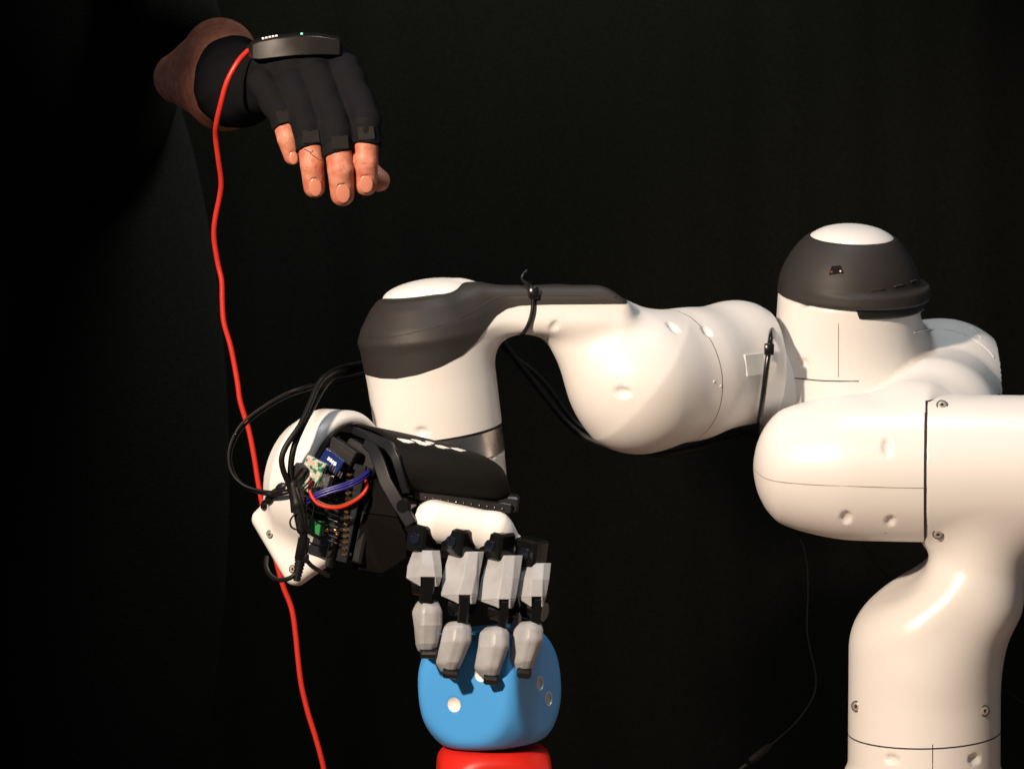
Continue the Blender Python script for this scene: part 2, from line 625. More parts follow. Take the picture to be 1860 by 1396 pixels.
# --- upper arm link: horizontal barrel, neck and round shoulder behind, capped elbow housing
y2 = 0.09
a2 = -hx
pr2 = [(0, 134), (60, 134), (150, 132), (215, 121), (252, 110), (272, 100), (292, 78), (306, 50), (313, 22), (315, 0)]
barrel = lathe(P(1683, 850, y2), a2, [(0.0, M(131, y2))] + [(M(max(t - 3, -1), y2), M(max(r - 3, 0), y2)) for t, r in soften(pr2[1:])], M(3, y2))
dome_c = P(1714, 714, 0.265)
dome = cone(dome_c, P(1714, 714, 0.265) + np.array([0.004, 0.02, -0.02]), M(131, 0.265), M(131, 0.265))
yb4 = 0.195
neck2 = join(cone(P(1672, 790, 0.115), P(1702, 762, 0.155), M(104, 0.115), M(113, 0.155)), cone(P(1702, 762, 0.155), P(1719, 716, 0.25), M(113, 0.155), M(100, 0.25)), k=M(8))
A = join(join(barrel, neck2, k=M(44, y2)), dome, k=M(18, y2))
ax4 = unit([0.02, -0.20, 0.98])
o4 = P(1538, 620, yb4)
body4 = lathe(o4, ax4, [(M(-150, yb4), M(126, yb4)), (M(-60, yb4), M(131, yb4)), (M(40, yb4), M(129, yb4)), (M(84, yb4), M(128, yb4)), (M(92, yb4), M(116, yb4))])
link4 = cone(P(1560, 655, yb4), P(1690, 705, 0.26), M(92, yb4), M(108, 0.26))
B4 = join(body4, link4, k=M(52, yb4))
AB = join(A, join(B4, dome, k=M(44, yb4)), k=M(10, yb4))
for d in ((1612, 812, 10, 20), (1537, 940, 11, 18), (1617, 946, 10, 15), (1467, 550, 16, 9), (1458, 658, 14, 8)):
    AB = minus(AB, dimple(AB, *d), 0.0004)
lo = np.array([P(1345, 0, y2)[0], 0.0, P(0, 1000, y2)[2]]); hi = np.array([P(1850, 0, y2)[0], 0.36, P(0, 515, y2)[2]])
abm = skin(AB, lo, hi, VX)
# the barrel's own half ends at the housing joint
jb = half(P(1683, 850, y2) - hx * 0.0009, hx)
zt = P(0, 722, y2)[2]
abm = clip(abm, lambda p: np.where((p[:, 2] < zt) & (p[:, 1] < 0.19), jb(p), -1.0))
mk('joint_gap', rev_mesh(P(1683, 850, y2), hx, [(-0.0015, M(134.7, y2)), (0.0010, M(134.7, y2))], 64), GAP, ob, angle=40)
# split: elbow housing (upper) from shoulder link (lower) along the arc on the round shoulder
g_arc = half(dome_c + np.array([0, -1, 0]) * M(58, .26), unit([-0.12, 1.0, 0.10]))
def g_elbow(p):
    X, Yp = plane_xy(p, 0.17)
    line = (X - 1628) * 0.90 + (Yp - 625) * 0.44          # >0 right/below of the line on the body
    low = (Yp - 693) + 0.0 * X                             # below the elbow housing's lower edge
    k = FPX / (DIST + 0.2)
    a = np.minimum(-g_arc(p), line / k)
    return np.where(X < 1600, np.maximum(a, low / k), a)    # >0 : shoulder link
oa2, ob2, m_el, m_sh = seam_parts(abm, AB, g_elbow, ('elbow_housing', 'shoulder_link'), arm, 0.0)
# barrel cover parting line
pl = [hit(AB, x, y)[0] for x, y in ((1372, 852), (1378, 860), (1390, 868), (1412, 874), (1450, 878), (1500, 881), (1560, 883), (1620, 885), (1680, 886))]
mk('parting_line', tube_mesh(pl, 0.0004, 6, 3), material('fine_line', (0.30, 0.24, 0.19), 0.7), ob2)
mk('parting_line', tube_mesh([hit(AB, 1523, y)[0] for y in (558, 590, 620, 650, 684)], 0.0004, 6, 2), bpy.data.materials['fine_line'], oa2)
arcp = [hit(AB, x, y)[0] for x, y in ((1660, 604), (1672, 600), (1695, 598), (1725, 600), (1752, 608), (1778, 622), (1796, 637), (1806, 650))]
mk('shoulder_bead', tube_mesh(arcp, 0.0007, 6, 4), WHITE, oa2)
sm = [hit(AB, x, y)[0] for x, y in ((1428, 650), (1431, 668), (1434, 684), (1460, 688), (1490, 691), (1525, 692), (1560, 692))]
mk('parting_line', tube_mesh(sm, 0.0006, 6, 3), GAP, oa2)
# slits on the round shoulder
for (x0, y0, x1, y1) in ((1756, 590, 1778, 604), (1762, 600, 1784, 614)):
    mk('vent_slit', tube_mesh([hit(AB, x0, y0)[0], hit(AB, (x0 + x1) / 2, (y0 + y1) / 2)[0], hit(AB, x1, y1)[0]], 0.0008, 6, 3), WHITE, oa2)

# elbow cap: dark visor, white button dome, under-lip
k4 = lambda t: M(t, yb4)
capf = lathe(o4, ax4, [(k4(86), k4(122))] + [(k4(a), k4(b)) for a, b in soften([(90, 130), (120, 126), (148, 115), (172, 100), (187, 87), (194, 78)])] + [(k4(190), 0)])
lipc = o4 + ax4 * k4(96) + np.array([k4(15), -0.004, 0])
lip = lathe(lipc, ax4, [(k4(-5), k4(118)), (k4(-5), k4(126)), (k4(9), k4(124)), (k4(9), 0)], k4(5))
capd = join(capf, lip, k=k4(9))
lo, hi = o4 - k4(190), o4 + k4(230)
capm = skin(capd, lo, hi, 0.0019)
ocap = mk('elbow_cap', capm, CAPGREY, arm)
und = lathe(o4 + np.array([k4(13), -0.004, 0]), ax4, [(k4(66), k4(108)), (k4(70), k4(121)), (k4(96), k4(120)), (k4(96), 0)], k4(2))
und = minus(und, half(P(1536, 560, yb4), unit([1, 0.0, 0.35])), k4(6))
mk('under_lip', skin(und, lo, hi, 0.0022), BLACK, ocap)
dm = lathe(o4, ax4, [(k4(170), k4(60))] + [(k4(a), k4(b)) for a, b in soften([(186, 78), (195, 71), (205, 52), (211, 28), (213, 0)])], k4(1.5))
mk('button_dome', skin(dm, lo, hi, 0.0018), WHITE, ocap)
q, n = hit(capd, 1519, 490)
R = frame(n, [1, 0, 0]); s = M(1, q[1])
tp = [q + R @ np.array([x * s, y * s, 0.0014]) for x, y in ((-13, -8), (13, -8), (8, 7), (-8, 7))]
w = mk('sensor_window', prism(tp, -n * 0.004), GLOSS, ocap, smooth=False)
for x, c in ((-8, (0.5, 0.05, 0.03)), (8, (0.8, 0.75, 0.7))):
    mk('indicator', rev_mesh(q + R @ np.array([x * s, -4.5 * s, 0.001]), n, [(0.0, 2.2 * s), (0.0009, 1.6 * s), (0.0011, 0.0001)], 10), material('indicator_lens', c, 0.15), w)
for x0, y0, x1, y1 in ((1582, 527, 1606, 525), (1624, 521, 1642, 517), (1654, 512, 1664, 509)):
    a_, b_ = hit(capd, x0, y0)[0], hit(capd, x1, y1)[0]
    mk('slot', tube_mesh([a_, (a_ + b_) / 2, b_], 0.0012, 6, 2), GAP, ocap)

# --- forearm, wrist arm and wrist housing
yA, yB, yW = 0.085, 0.19, 0.06
fp = [(1160, 690, yA, 127), (1248, 680, .118, 118), (1335, 660, .165, 111), (1396, 678, .19, 90)]
fore = join(*[cone(P(*u[:3]), P(*w[:3]), M(u[3], u[2]), M(w[3], w[2])) for u, w in zip(fp[:-1], fp[1:])], k=M(16))
fore = meet(fore, half(P(1404, 670, .17), unit([1.0, 0.25, 0.04])), M(10))
axw = unit([-0.135, -0.10, 1.0])
ow = P(797, 780, yW)
kw = lambda t: M(t, yW)
wrist = lathe(ow, axw, [(kw(-20), kw(115.3)), (0, kw(115.5)), (kw(100), kw(117)), (kw(160), kw(120)), (kw(178), kw(123)), (kw(200), kw(114)), (kw(232), kw(92)), (kw(246), kw(78)), (kw(250), kw(60))], 0.0)
barm = box(P(1000, 563, yW + 0.005), frame([0, 0.02, 1], [1, 0, 0]), (M(150, yW), M(64, yW), M(44, yW)), M(26, yW))
barm = meet(barm, half(P(1122, 536, yW), unit([0.58, 0, 0.81])), M(12))
armf = join(wrist, barm, k=M(62, yW))
armf = join(armf, cone(P(1010, 573, yW + .005), P(1160, 690, yA), M(40, yW), M(126, yA)), k=M(30, yW))
body = join(armf, fore, k=M(34, yW))
# flat sloping shoulder where the strip ends over the forearm
for d in ((1007, 592, 8, 15, 0.35, 0.5), (1131, 712, 19, 10), (1222, 594, 9, 18, 0.35, -0.7), (1283, 601, 9, 14, 0.35, -0.6), (766, 784, 15, 9)):
    body = minus(body, dimple(body, *d), 0.0004)
lo = np.array([P(630, 0, yW)[0], -0.06, P(0, 835, yW)[2]]); hi = np.array([P(1450, 0, yA)[0] + 0.02, 0.29, P(0, 490, yW)[2]])
bm_ = skin(body, lo, hi, VX)
bm_ = clip(bm_, lambda p: np.where(p[:, 0] < P(940, 0, yW)[0], half(ow, -axw)(p), -1.0))
DX = [600, 665, 690, 720, 760, 800, 840, 865, 885, 900, 920, 945, 1000, 1140, 1150, 1400]
DY = [672, 684, 688, 688, 680, 666, 645, 622, 594, 575, 562, 556, 554, 553, 530, 200]
def g_dark(p):                                             # <0 : above the line = dark cap
    X, Yp = plane_xy(p, 0.0)
    return (Yp - np.interp(X, DX, DY)) / 2000.0
dark = clip(bm_, off(g_dark, 0.0002)); light = clip(bm_, off(neg(g_dark), 0.0002))
ocapw = mk('wrist_cap', shift(dark, body, 0.0006), CAPGREY, arm)
g_fs = half(P(1213, 678, 0.11), unit(P(1398, 640, 0.215) - P(1160, 690, yA)))
fa, fb, mfa, mfb = seam_parts(light, body, g_fs, ('wrist_link', 'forearm_cover'), arm, 0.0004)
# raised edge of the cap, button dome on top, white strip
wd = join(ell(P(778, 534, yW), frame(axw), (kw(84), kw(80), kw(27))), cone(P(840, 524, yW), P(1000, 522, yW), kw(7), kw(4)), k=kw(26))
mk('button_dome', skin(wd, P(680, 575, yW) - 0.06, P(1020, 490, yW) + 0.06, 0.0018), WHITE, ocapw)
crest = [(651, 606), (668, 611), (695, 613), (725, 610), (760, 602), (800, 591), (835, 578), (860, 566), (880, 553), (898, 543), (920, 537), (950, 536), (1000, 536), (1060, 537), (1120, 540)]
mk('cap_edge', tube_mesh([hit(body, *c)[0] for c in crest], 0.0009, 6, 3), CAPGREY, ocapw)
# small raised plate and dots on the forearm cover
q, n = hit(body, 1370, 662); R = frame(n, [1, 0, 0.12]); s = M(1, q[1])
mk('maker_plate', bevel_box(q - n * 0.0004, R, (27 * s, 20 * s, 0.0013), 0.0006), WHITE, fb, smooth=False)
for x, y in ((1297, 693), (1309, 701)):
    q, n = hit(body, x, y)
    mk('alignment_dot', rev_mesh(q, n, [(-0.001, 0.0014), (0.0006, 0.0011), (0.0008, 0.0001)], 10), WHITE, fb)
# elbow yoke between forearm and barrel
yk = join(lathe(P(1500, 730, 0.225), ax4, [(M(-120, .2), M(112, .2)), (M(38, .2), M(116, .2))], M(2)), cone(P(1388, 688, 0.195), P(1480, 700, 0.21), M(82, .2), M(86, .22)), k=M(30))
mk('elbow_yoke', skin(yk, P(1360, 0, .2) * [1, 0, 0] + [-0.02, 0.08, P(0, 880, .2)[2]], P(1640, 0, .2) * [1, 0, 0] + [0.02, 0.32, P(0, 640, .2)[2]], VX), WHITE, arm)
# steel ring and end of the wrist
mk('steel_ring', rev_mesh(ow, axw, [(kw(-50), kw(112)), (kw(-50), kw(114.3)), (kw(-5), kw(114.6)), (kw(-5), kw(112))], 96), STEEL, arm, angle=30)
mk('joint_gap', rev_mesh(ow, axw, [(kw(-6), kw(112)), (kw(2), kw(112))], 64), GAP, fa, angle=30)
wl = lathe(ow, axw, [(kw(-130), kw(90)), (kw(-112), kw(110)), (kw(-51), kw(113.5))], 0)
mk('wrist_end', skin(wl, ow - kw(190), ow + kw(130), VX), WHITE, arm)

# --- tool flange: round end link with a flat foot, black and steel rings
yF = -0.005
kf = lambda t: M(t, yF)
fn = unit([0.80, -0.55, -0.14])
fc = P(602, 876, yF)
disc = lathe(fc - fn * kf(60), fn, [(kf(-30), kf(60)), (kf(-6), kf(98)), (kf(25), kf(120)), (kf(75), kf(126)), (kf(84), kf(121)), (kf(84), 0)], kf(10))
fx = unit(P(545, 1066, -.03) - P(455, 945, -.03))        # along the foot's lower-left edge
fz = unit([-0.35, -0.92, 0.1])
Rf = frame(fz, fx)
foot = box(P(533, 975, -0.02), Rf, (kf(80), kf(52), kf(24)), kf(20))
foot2 = box(P(570, 935, -0.005), Rf, (kf(70), kf(70), kf(24)), kf(20))
fl = join(join(disc, foot, k=kf(26)), foot2, k=kf(20))
flm = skin(fl, P(440, 1090, 0) * [1, 0, 1] + [0, -0.16, 0], P(740, 715, 0) * [1, 0, 1] + [0, 0.13, 0], 0.0019)
ofl = mk('tool_flange', flm, WHITE, arm)
for x, y in ((490, 970), (532, 1033)):
    screw(fl, x, y, 6.5, ofl)
fo = fc + fn * kf(34)
mk('flange_ring', rev_mesh(fo, fn, [(kf(-8), kf(119)), (kf(6), kf(119)), (kf(9), kf(116)), (kf(9), kf(94)), (kf(-4), kf(94))], 80), GLOSS, ofl, angle=30)
mk('flange_plate', rev_mesh(fo, fn, [(kf(-6), kf(95)), (kf(4), kf(95)), (kf(6), kf(91)), (kf(2), kf(88)), (kf(2), 0.0002)], 80), STEEL, ofl, angle=30)
sl = [hit(fl, x, y) for x, y in ((481, 917), (490, 906), (500, 896), (510, 886))]
inl = join(*[ell(a + b * 0.0001, frame(b, sl[-1][0] - sl[0][0]), (kf(15), kf(9), 0.0032)) for a, b in sl])
mk('button_inlay', skin(inl, P(455, 945, 0) * [1, 0, 1] + [0, -.14, 0], P(540, 860, 0) * [1, 0, 1] + [0, .06, 0], .0011), BLACK, ofl)

# --- cable ties round the arm
def tie(pts, r, head, parent=None):
    m = tube_mesh(pts, r, 8, 6)
    if head is not None:
        m = merge(m, bevel_box(head, frame([0, -1, 0]), (0.0045, 0.0055, 0.004), 0.001))
    return m
TIE = material('nylon_tie', (0.008, 0.008, 0.009), 0.25)
def lift(f, px, py, h):
    a, b = hit(f, px, py); return a + b * h
tp = [P(958, 513, yW + 0.06), lift(body, 962, 521, 0.002), lift(body, 968, 535, 0.002), lift(body, 968, 555, 0.002), lift(body, 965, 575, 0.002), lift(body, 958, 592, 0.002), lift(body, 950, 603, 0.001), P(945, 608, yW), P(945, 600, yW + 0.06), P(950, 540, yW + .075), P(958, 513, yW + 0.06)]
t = mk('cable_tie', tie(tp, 0.0021, lift(body, 969, 534, 0.003)), TIE)
tag(t, 'black cable tie round the thin horizontal part of the arm', 'cable tie', 'cable ties on the arm')
tl = mk('tie_tail', tube_mesh([P(969, 530, yW - 0.03), P(962, 520, yW - .025), P(951, 511, yW - .02), P(948, 502, yW - .015), P(958, 490, yW - 0.01)], 0.0016, 6, 4), TIE, t)
tp2 = [P(1402, 598, 0.13), P(1400, 612, 0.105), P(1397, 635, 0.098), P(1392, 670, 0.095), P(1388, 705, 0.098), P(1383, 740, 0.105), P(1379, 768, 0.125), P(1382, 770, 0.21), P(1400, 600, 0.25), P(1402, 598, 0.13)]
t = mk('cable_tie', tie(tp2, 0.0026, P(1397, 634, 0.096)), TIE)
tag(t, 'long black cable tie hanging between forearm and elbow housing', 'cable tie', 'cable ties on the arm')
# ------------------------------------------------------------------ dice
DIE_S = 0.101
def die(name, label, c, R, mat, pips, pip_mat):
    root = thing(name, label, 'die', c - np.array([0, 0, DIE_S / 2]), 'stacked dice')
    h = DIE_S / 2
    f = meet(box(c, R, (h, h, h), 0.010), lambda p: np.linalg.norm(p - c, axis=1) - h * 1.335, 0.005)
    base_f = f
    spots = [(*hit(base_f, px, py), kind) if kind != 'up' else (c + np.array([px, py, h]), np.array([0, 0, 1.0]), kind) for px, py, kind in pips]
    for q, n, kind in spots:
        f = minus(f, ell(q + n * 0.0006, frame(n), (0.0066, 0.0066, 0.0030 if kind == 'ring' else 0.0034)), 0.0006)
    m = skin(f, c - 0.085, c + 0.085, 0.0016)
    b = mk('die_body', m, mat, root)
    for q, n, kind in spots:
        if kind == 'ring':
            mk('pip', rev_mesh(q, n, [(-0.0012, 0.0064), (0.0, 0.0066), (0.0002, 0.0062), (-0.0012, 0.0056)], 24), pip_mat, b, angle=60)
        else:
            mk('pip', rev_mesh(q, n, [(-0.0034, 0.0050), (-0.0006, 0.0064), (0.0001, 0.0066), (-0.0006, 0.0058), (-0.0018, 0.0040), (-0.0024, 0.0020), (-0.0025, 0.0002)], 28), pip_mat, b, angle=60)
    return root
def rotz(a):
    return np.array([[math.cos(a), -math.sin(a), 0], [math.sin(a), math.cos(a), 0], [0, 0, 1]])
def roty(a):
    return np.array([[math.cos(a), 0, math.sin(a)], [0, 1, 0], [-math.sin(a), 0, math.cos(a)]])
YD = -0.045
BLUE = material('blue_foam_plastic', (0.065, 0.33, 0.76), 0.42, var=0.03, vscale=14, bump=0.04, bscale=350, spec=.35)
RED = material('red_foam_plastic', (0.62, 0.016, 0.008), 0.42, var=0.03, vscale=14, bump=0.04, bscale=350, spec=.4)
PIPW = material('white_pip_paint', (0.80, 0.80, 0.78), 0.25, coat=.5)
cr = P(897, 1454, YD)
die('red_die', 'glossy red die at the bottom of the stack, under the blue one', cr, rotz(math.radians(4)), RED, [(0.012, -0.018, 'up'), (-0.02, 0.02, 'up')], PIPW)
cb = P(890, 1247, YD); cb[2] = cr[2] + DIE_S * 1.008 + 0.0015
die('blue_die', 'glossy blue die tilted on the red one under the robot fingers', cb, roty(math.radians(-4.5)) @ rotz(math.radians(-28)), BLUE,
    [(825, 1279, 'disc'), (874, 1224, 'disc'), (981, 1240, 'ring'), (997, 1268, 'ring')], PIPW)

# ------------------------------------------------------------------ robot hand
hand = thing('robot_hand', 'black robotic hand with pale grey fingers and bare electronics, mounted on the arm flange', 'robot hand', P(800, 1020, -0.03))
# palm shell
secs = []
for pts in (
    [(737, 893, -.080), (728, 850, -.086), (716, 822, -.085), (706, 803, -.075), (690, 786, -.055), (655, 774, -.025), (616, 768, .005), (612, 800, .02), (630, 900, .02)],
    [(830, 907, -.076), (825, 866, -.082), (816, 838, -.081), (806, 820, -.071), (790, 806, -.052), (768, 798, -.024), (735, 788, .005), (735, 810, .02), (750, 910, .02)],
    [(922, 921, -.066), (918, 884, -.072), (912, 862, -.071), (903, 848, -.062), (890, 838, -.045), (870, 826, -.020), (840, 818, .005), (840, 840, .02), (850, 915, .02)],
    [(930, 921, -.052), (929, 890, -.058), (924, 870, -.057), (917, 856, -.052), (908, 846, -.038), (885, 836, -.018), (850, 826, .004), (846, 845, .015), (850, 910, .015)]):
    secs.append([P(*q) for q in pts])
pv, pf = loft(secs, close=False)
pf = pf + [tuple(range(27, 36))]
ps = mk('palm_shell', (pv, pf), SHELL, hand)
m_ = ps.modifiers.new('round', 'SUBSURF'); m_.levels = 3; m_.render_levels = 3
m_ = ps.modifiers.new('wall', 'SOLIDIFY'); m_.thickness = 0.0025; m_.offset = -1
def bar(name, pts, w, t, parent, mat=RIM):
    """Flat-sided bar through points; w = width along the face, t = depth."""
    pts = [P(*q) for q in pts]; T = np.gradient(np.array(pts), axis=0); rings = []
    for q, tt, ww in zip(pts, T, w):
        tt = unit(tt); nrm = unit(np.array([-.35, -.93, .12]) - tt * (tt @ np.array([-.35, -.93, .12]))); sd = np.cross(tt, nrm)
        rings.append([q + sd * M(ww) + nrm * t, q - sd * M(ww) + nrm * t, q - sd * M(ww) - nrm * t, q + sd * M(ww) - nrm * t])
    o = mk(name, loft(rings), mat, parent, angle=40)
    m = o.modifiers.new('edge', 'BEVEL'); m.width = .0012; m.segments = 3; m.limit_method = 'ANGLE'; m.angle_limit = math.radians(40)
    return o
bar('shell_rim', [(612, 771, .006), (640, 780, -.02), (668, 791, -.045), (694, 803, -.068), (708, 811, -.082), (719, 830, -.089), (728, 860, -.089), (738, 894, -.084)], [6, 7, 8, 8.5, 9, 8, 7, 6.5], .0028, ps)
bar('side_strut', [(664, 806, -.050), (680, 816, -.062), (690, 840, -.071), (702, 875, -.078), (722, 910, -.083), (748, 952, -.086)], [8, 11, 12, 12, 12, 11], .003, hand)
# printed marks on the shell (seen at a flat angle)
from mathutils.bvhtree import BVHTree
bpy.context.view_layer.update()
_dg = bpy.context.evaluated_depsgraph_get()
_bv = BVHTree.FromObject(ps, _dg)
def shell_hit(px, py):
    a = P(px, py, -.4); d = unit(a - CAM); L0 = ROOT[ps.name]
    q, n, i, t = _bv.ray_cast(Vector(a - L0), Vector(d))
    return None if q is None else (np.array(q) + L0, np.array(n))
MARK = material('white_print', (0.85, 0.85, 0.85), 0.5)
for bl in ([(721, 795), (733, 796.5), (744, 798.5), (753, 802.5), (744, 803.5), (733, 801.5)],
           [(746.5, 796.5), (756, 797.5), (765, 800), (765, 802.5), (755, 800.5)],
           [(756, 801.5), (768, 801.5), (779, 804), (784, 807), (774, 808), (762, 805)],
           [(772, 799.8), (781, 801), (789.5, 804), (787, 805), (778, 803)],
           [(790, 807), (801, 808), (811, 811), (818, 813.5), (807, 813.5), (796, 811)],
           [(819, 812), (831, 813), (842, 816), (847, 818), (838, 818.5), (826, 815)]):
    hs = [shell_hit(x, y + 1.5) for x, y in bl]
    if all(h_ is not None for h_ in hs):
        nn = unit(sum(h_[1] for h_ in hs)); nn = nn if nn[1] < 0 or nn[2] > 0 else -nn
        mk('printed_mark', prism([h_[0] + nn * .0006 for h_ in hs], -nn * .0012), MARK, ps, smooth=False)
# palm body, side panels
mk('palm_body', bevel_box(P(815, 955, -.035), frame([0.16, 0, 1], [1, 0, -.16]), (M(105), .034, M(52)), 0.008), BLACK, hand)
pa = [P(668, 872, -.050), P(690, 868, -.072), P(722, 938, -.078), P(660, 930, -.062)]
SIDE = material('brown_black_panel', (0.0036, 0.0029, 0.0025), 0.7, spec=.12, var=0.1, vscale=30, bump=0.05, bscale=900)
mk('side_panel', prism(pa, [0.004, 0.01, 0]), SIDE, hand, smooth=False)
pb = [P(660, 932, -.062), P(722, 940, -.078), P(737, 972, -.078), P(738, 1012, -.070), P(694, 1040, -.052), P(640, 1032, -.045), P(648, 985, -.056)]
mk('side_panel', prism(pb, [0.004, 0.01, 0]), SIDE, hand, smooth=False)
# hinge and row of pins beneath the shell
mk('hinge_knob', rev_mesh(P(735, 918, -.082), [-0.3, -0.95, 0], [(-.01, M(15)), (.004, M(15)), (.006, M(11)), (.006, .0002)], 20), GLOSS, hand, angle=40)
mk('hinge_bar', bevel_box(P(922, 912, -.045), frame([.12, 0, 1], [1, 0, -.12]), (M(20), .02, M(14)), .002), BLACK, hand, smooth=False)
mk('pin_strip', bevel_box(P(840, 909, -.058), frame([.15, 0, 1], [1, 0, -.15]), (M(88), .012, M(9)), .001), BLACK, hand, smooth=False)
PINM = material('pin_silver', (0.6, 0.58, 0.55), 0.25, metal=1.0)
GOLD = material('pin_gold', (0.75, 0.42, 0.16), 0.25, metal=1.0)
for i in range(11):
    x = 772 + i * 14; y = 902 + i * 2.1
    mk('pin', rev_mesh(P(x, y, -.070), [0.1, -1, 0], [(-.004, M(1.5)), (.002, M(1.3)), (.0024, .0001)], 8), PINM, hand)
# white knuckle cover
kc = join(cone(P(789, 946, -.074), P(898, 966, -.070), M(38), M(35)), cone(P(898, 966, -.070), P(930, 986, -.066), M(35), M(20)), k=M(10))
KW = material('white_knuckle_skin', (0.82, 0.81, 0.79), 0.6, bump=0.06, bscale=300)
mk('knuckle_cover', skin(kc, P(735, 1020, 0) * [1, 0, 1] + [0, -.13, 0], P(965, 890, 0) * [1, 0, 1] + [0, -.02, 0], 0.0017), KW, hand)

FING = material('pale_grey_print', (0.33, 0.34, 0.355), 0.45, var=0.10, vscale=60, bump=0.2, bscale=420, sss=.12)
RINGB = material('blue_black_ring', (0.006, 0.009, 0.018), 0.2, metal=0.0, coat=.5)
def finger_shell(st, y0, prongs=None):
    """Faceted shell lofted through stations (py, left, ridge, ridge2, right) with depths y per station."""
    rings = []
    for (py, L, r1, r2, Rr), y in zip(st, y0):
        rings.append([P(L, py + 2, y + .024), P(L, py + 2, y + .011), P(r1, py, y), P(r2, py, y + .0008), P(Rr, py, y + .006), P(Rr, py, y + .024)])
    ms = [loft(rings[:len(rings)])]
    if prongs:
        (nl, nr, pyb, Lb, Rb) = prongs
        py, L, r1, r2, Rr = st[-1]; y = y0[-1]
        nm = min(r1, nl - 1)
        A = [P(L, py + 2, y + .024), P(L, py + 2, y + .011), P(nm, py, y), P(nl, py, y), P(nl, py, y + .024)]
        Bq = [P(Lb, pyb - 6, y + .024), P(Lb, pyb - 6, y + .009), P(nm, pyb, y), P(nl, pyb, y), P(nl, pyb, y + .024)]
        ms.append(loft([A, Bq]))
        A = [P(nr, py, y + .024), P(nr, py, y + .0008), P(max(nr + 1, r2), py, y + .0008), P(Rr, py, y + .006), P(Rr, py, y + .024)]
        Bq = [P(nr, pyb, y + .024), P(nr, pyb, y + .0008), P(nr + 3, pyb + 1, y + .0008), P(Rb, pyb, y + .005), P(Rb, pyb, y + .024)]
        ms.append(loft([A, Bq]))
    vs, fs = merge(*ms)
    return vs, fs
def soft(o, w=0.0009):
    m = o.modifiers.new('edge', 'BEVEL'); m.width = w; m.segments = 2; m.limit_method = 'ANGLE'; m.angle_limit = math.radians(25)
    return o
FN = [
 dict(prox=[(999, 750, 768, 784, 799), (1026, 740, 766, 788, 802), (1047, 738, 764, 790, 803)], pr=(764, 790, 1064, 750, 797), py=(-.094, -.104, -.110),
      dist=[(1089, 758, 770, 784, 795), (1108, 748, 767, 790, 804), (1135, 752, 766, 790, 803), (1168, 755, 765, 788, 796), (1182, 760, 766, 784, 791)], dy=(-.105, -.111, -.113, -.110, -.106),
      tip=(779, 1180, 15, 7), kn=(766, 976), kn2=(760, 957), pv=(752, 1064), kw=30, jt=(777, 1066)),
 dict(prox=[(1001, 816, 850, 868, 880), (1045, 803, 842, 865, 871), (1080, 801, 831, 857, 868)], pr=(834, 854, 1096, 822, 864), py=(-.094, -.106, -.114),
      dist=[(1127, 814, 827, 838, 849), (1138, 805, 825, 842, 857), (1164, 800, 822, 844, 856), (1202, 791, 811, 832, 840), (1219, 802, 810, 826, 832)], dy=(-.109, -.116, -.121, -.119, -.114),
      tip=(819, 1216, 14, 7.5), kn=(833, 982), kn2=(830, 958), pv=(815, 1102), kw=34, jt=(843, 1102)),
 dict(prox=[(1008, 886, 916, 935, 950), (1049, 874, 911, 932, 944), (1088, 867, 904, 927, 937)], pr=(907, 924, 1104, 896, 931), py=(-.092, -.104, -.112),
      dist=[(1136, 882, 897, 908, 918), (1147, 871, 896, 914, 925), (1173, 868, 895, 916, 925), (1212, 861, 885, 905, 911), (1231, 876, 884, 900, 905)], dy=(-.109, -.117, -.122, -.121, -.115),
      tip=(892, 1227, 13, 8.5), kn=(903, 989), kn2=(896, 966), pv=(878, 1112), kw=34, jt=(915, 1112)),
 dict(prox=[(1022, 948, 972, 988, 1001), (1052, 942, 965, 986, 998), (1083, 939, 963, 985, 992)], pr=(966, 983, 1101, 954, 987), py=(-.086, -.098, -.105),
      dist=[(1127, 944, 958, 970, 980), (1140, 932, 958, 974, 987), (1162, 931, 957, 975, 987), (1200, 923, 947, 965, 971), (1219, 936, 945, 960, 964)], dy=(-.102, -.109, -.113, -.111, -.106),
      tip=(952, 1215, 12.5, 8.5), kn=(965, 1003), kn2=(958, 985), pv=(948, 1107), kw=32, jt=(975, 1108)),
]
yaw = rotz(math.radians(-38))
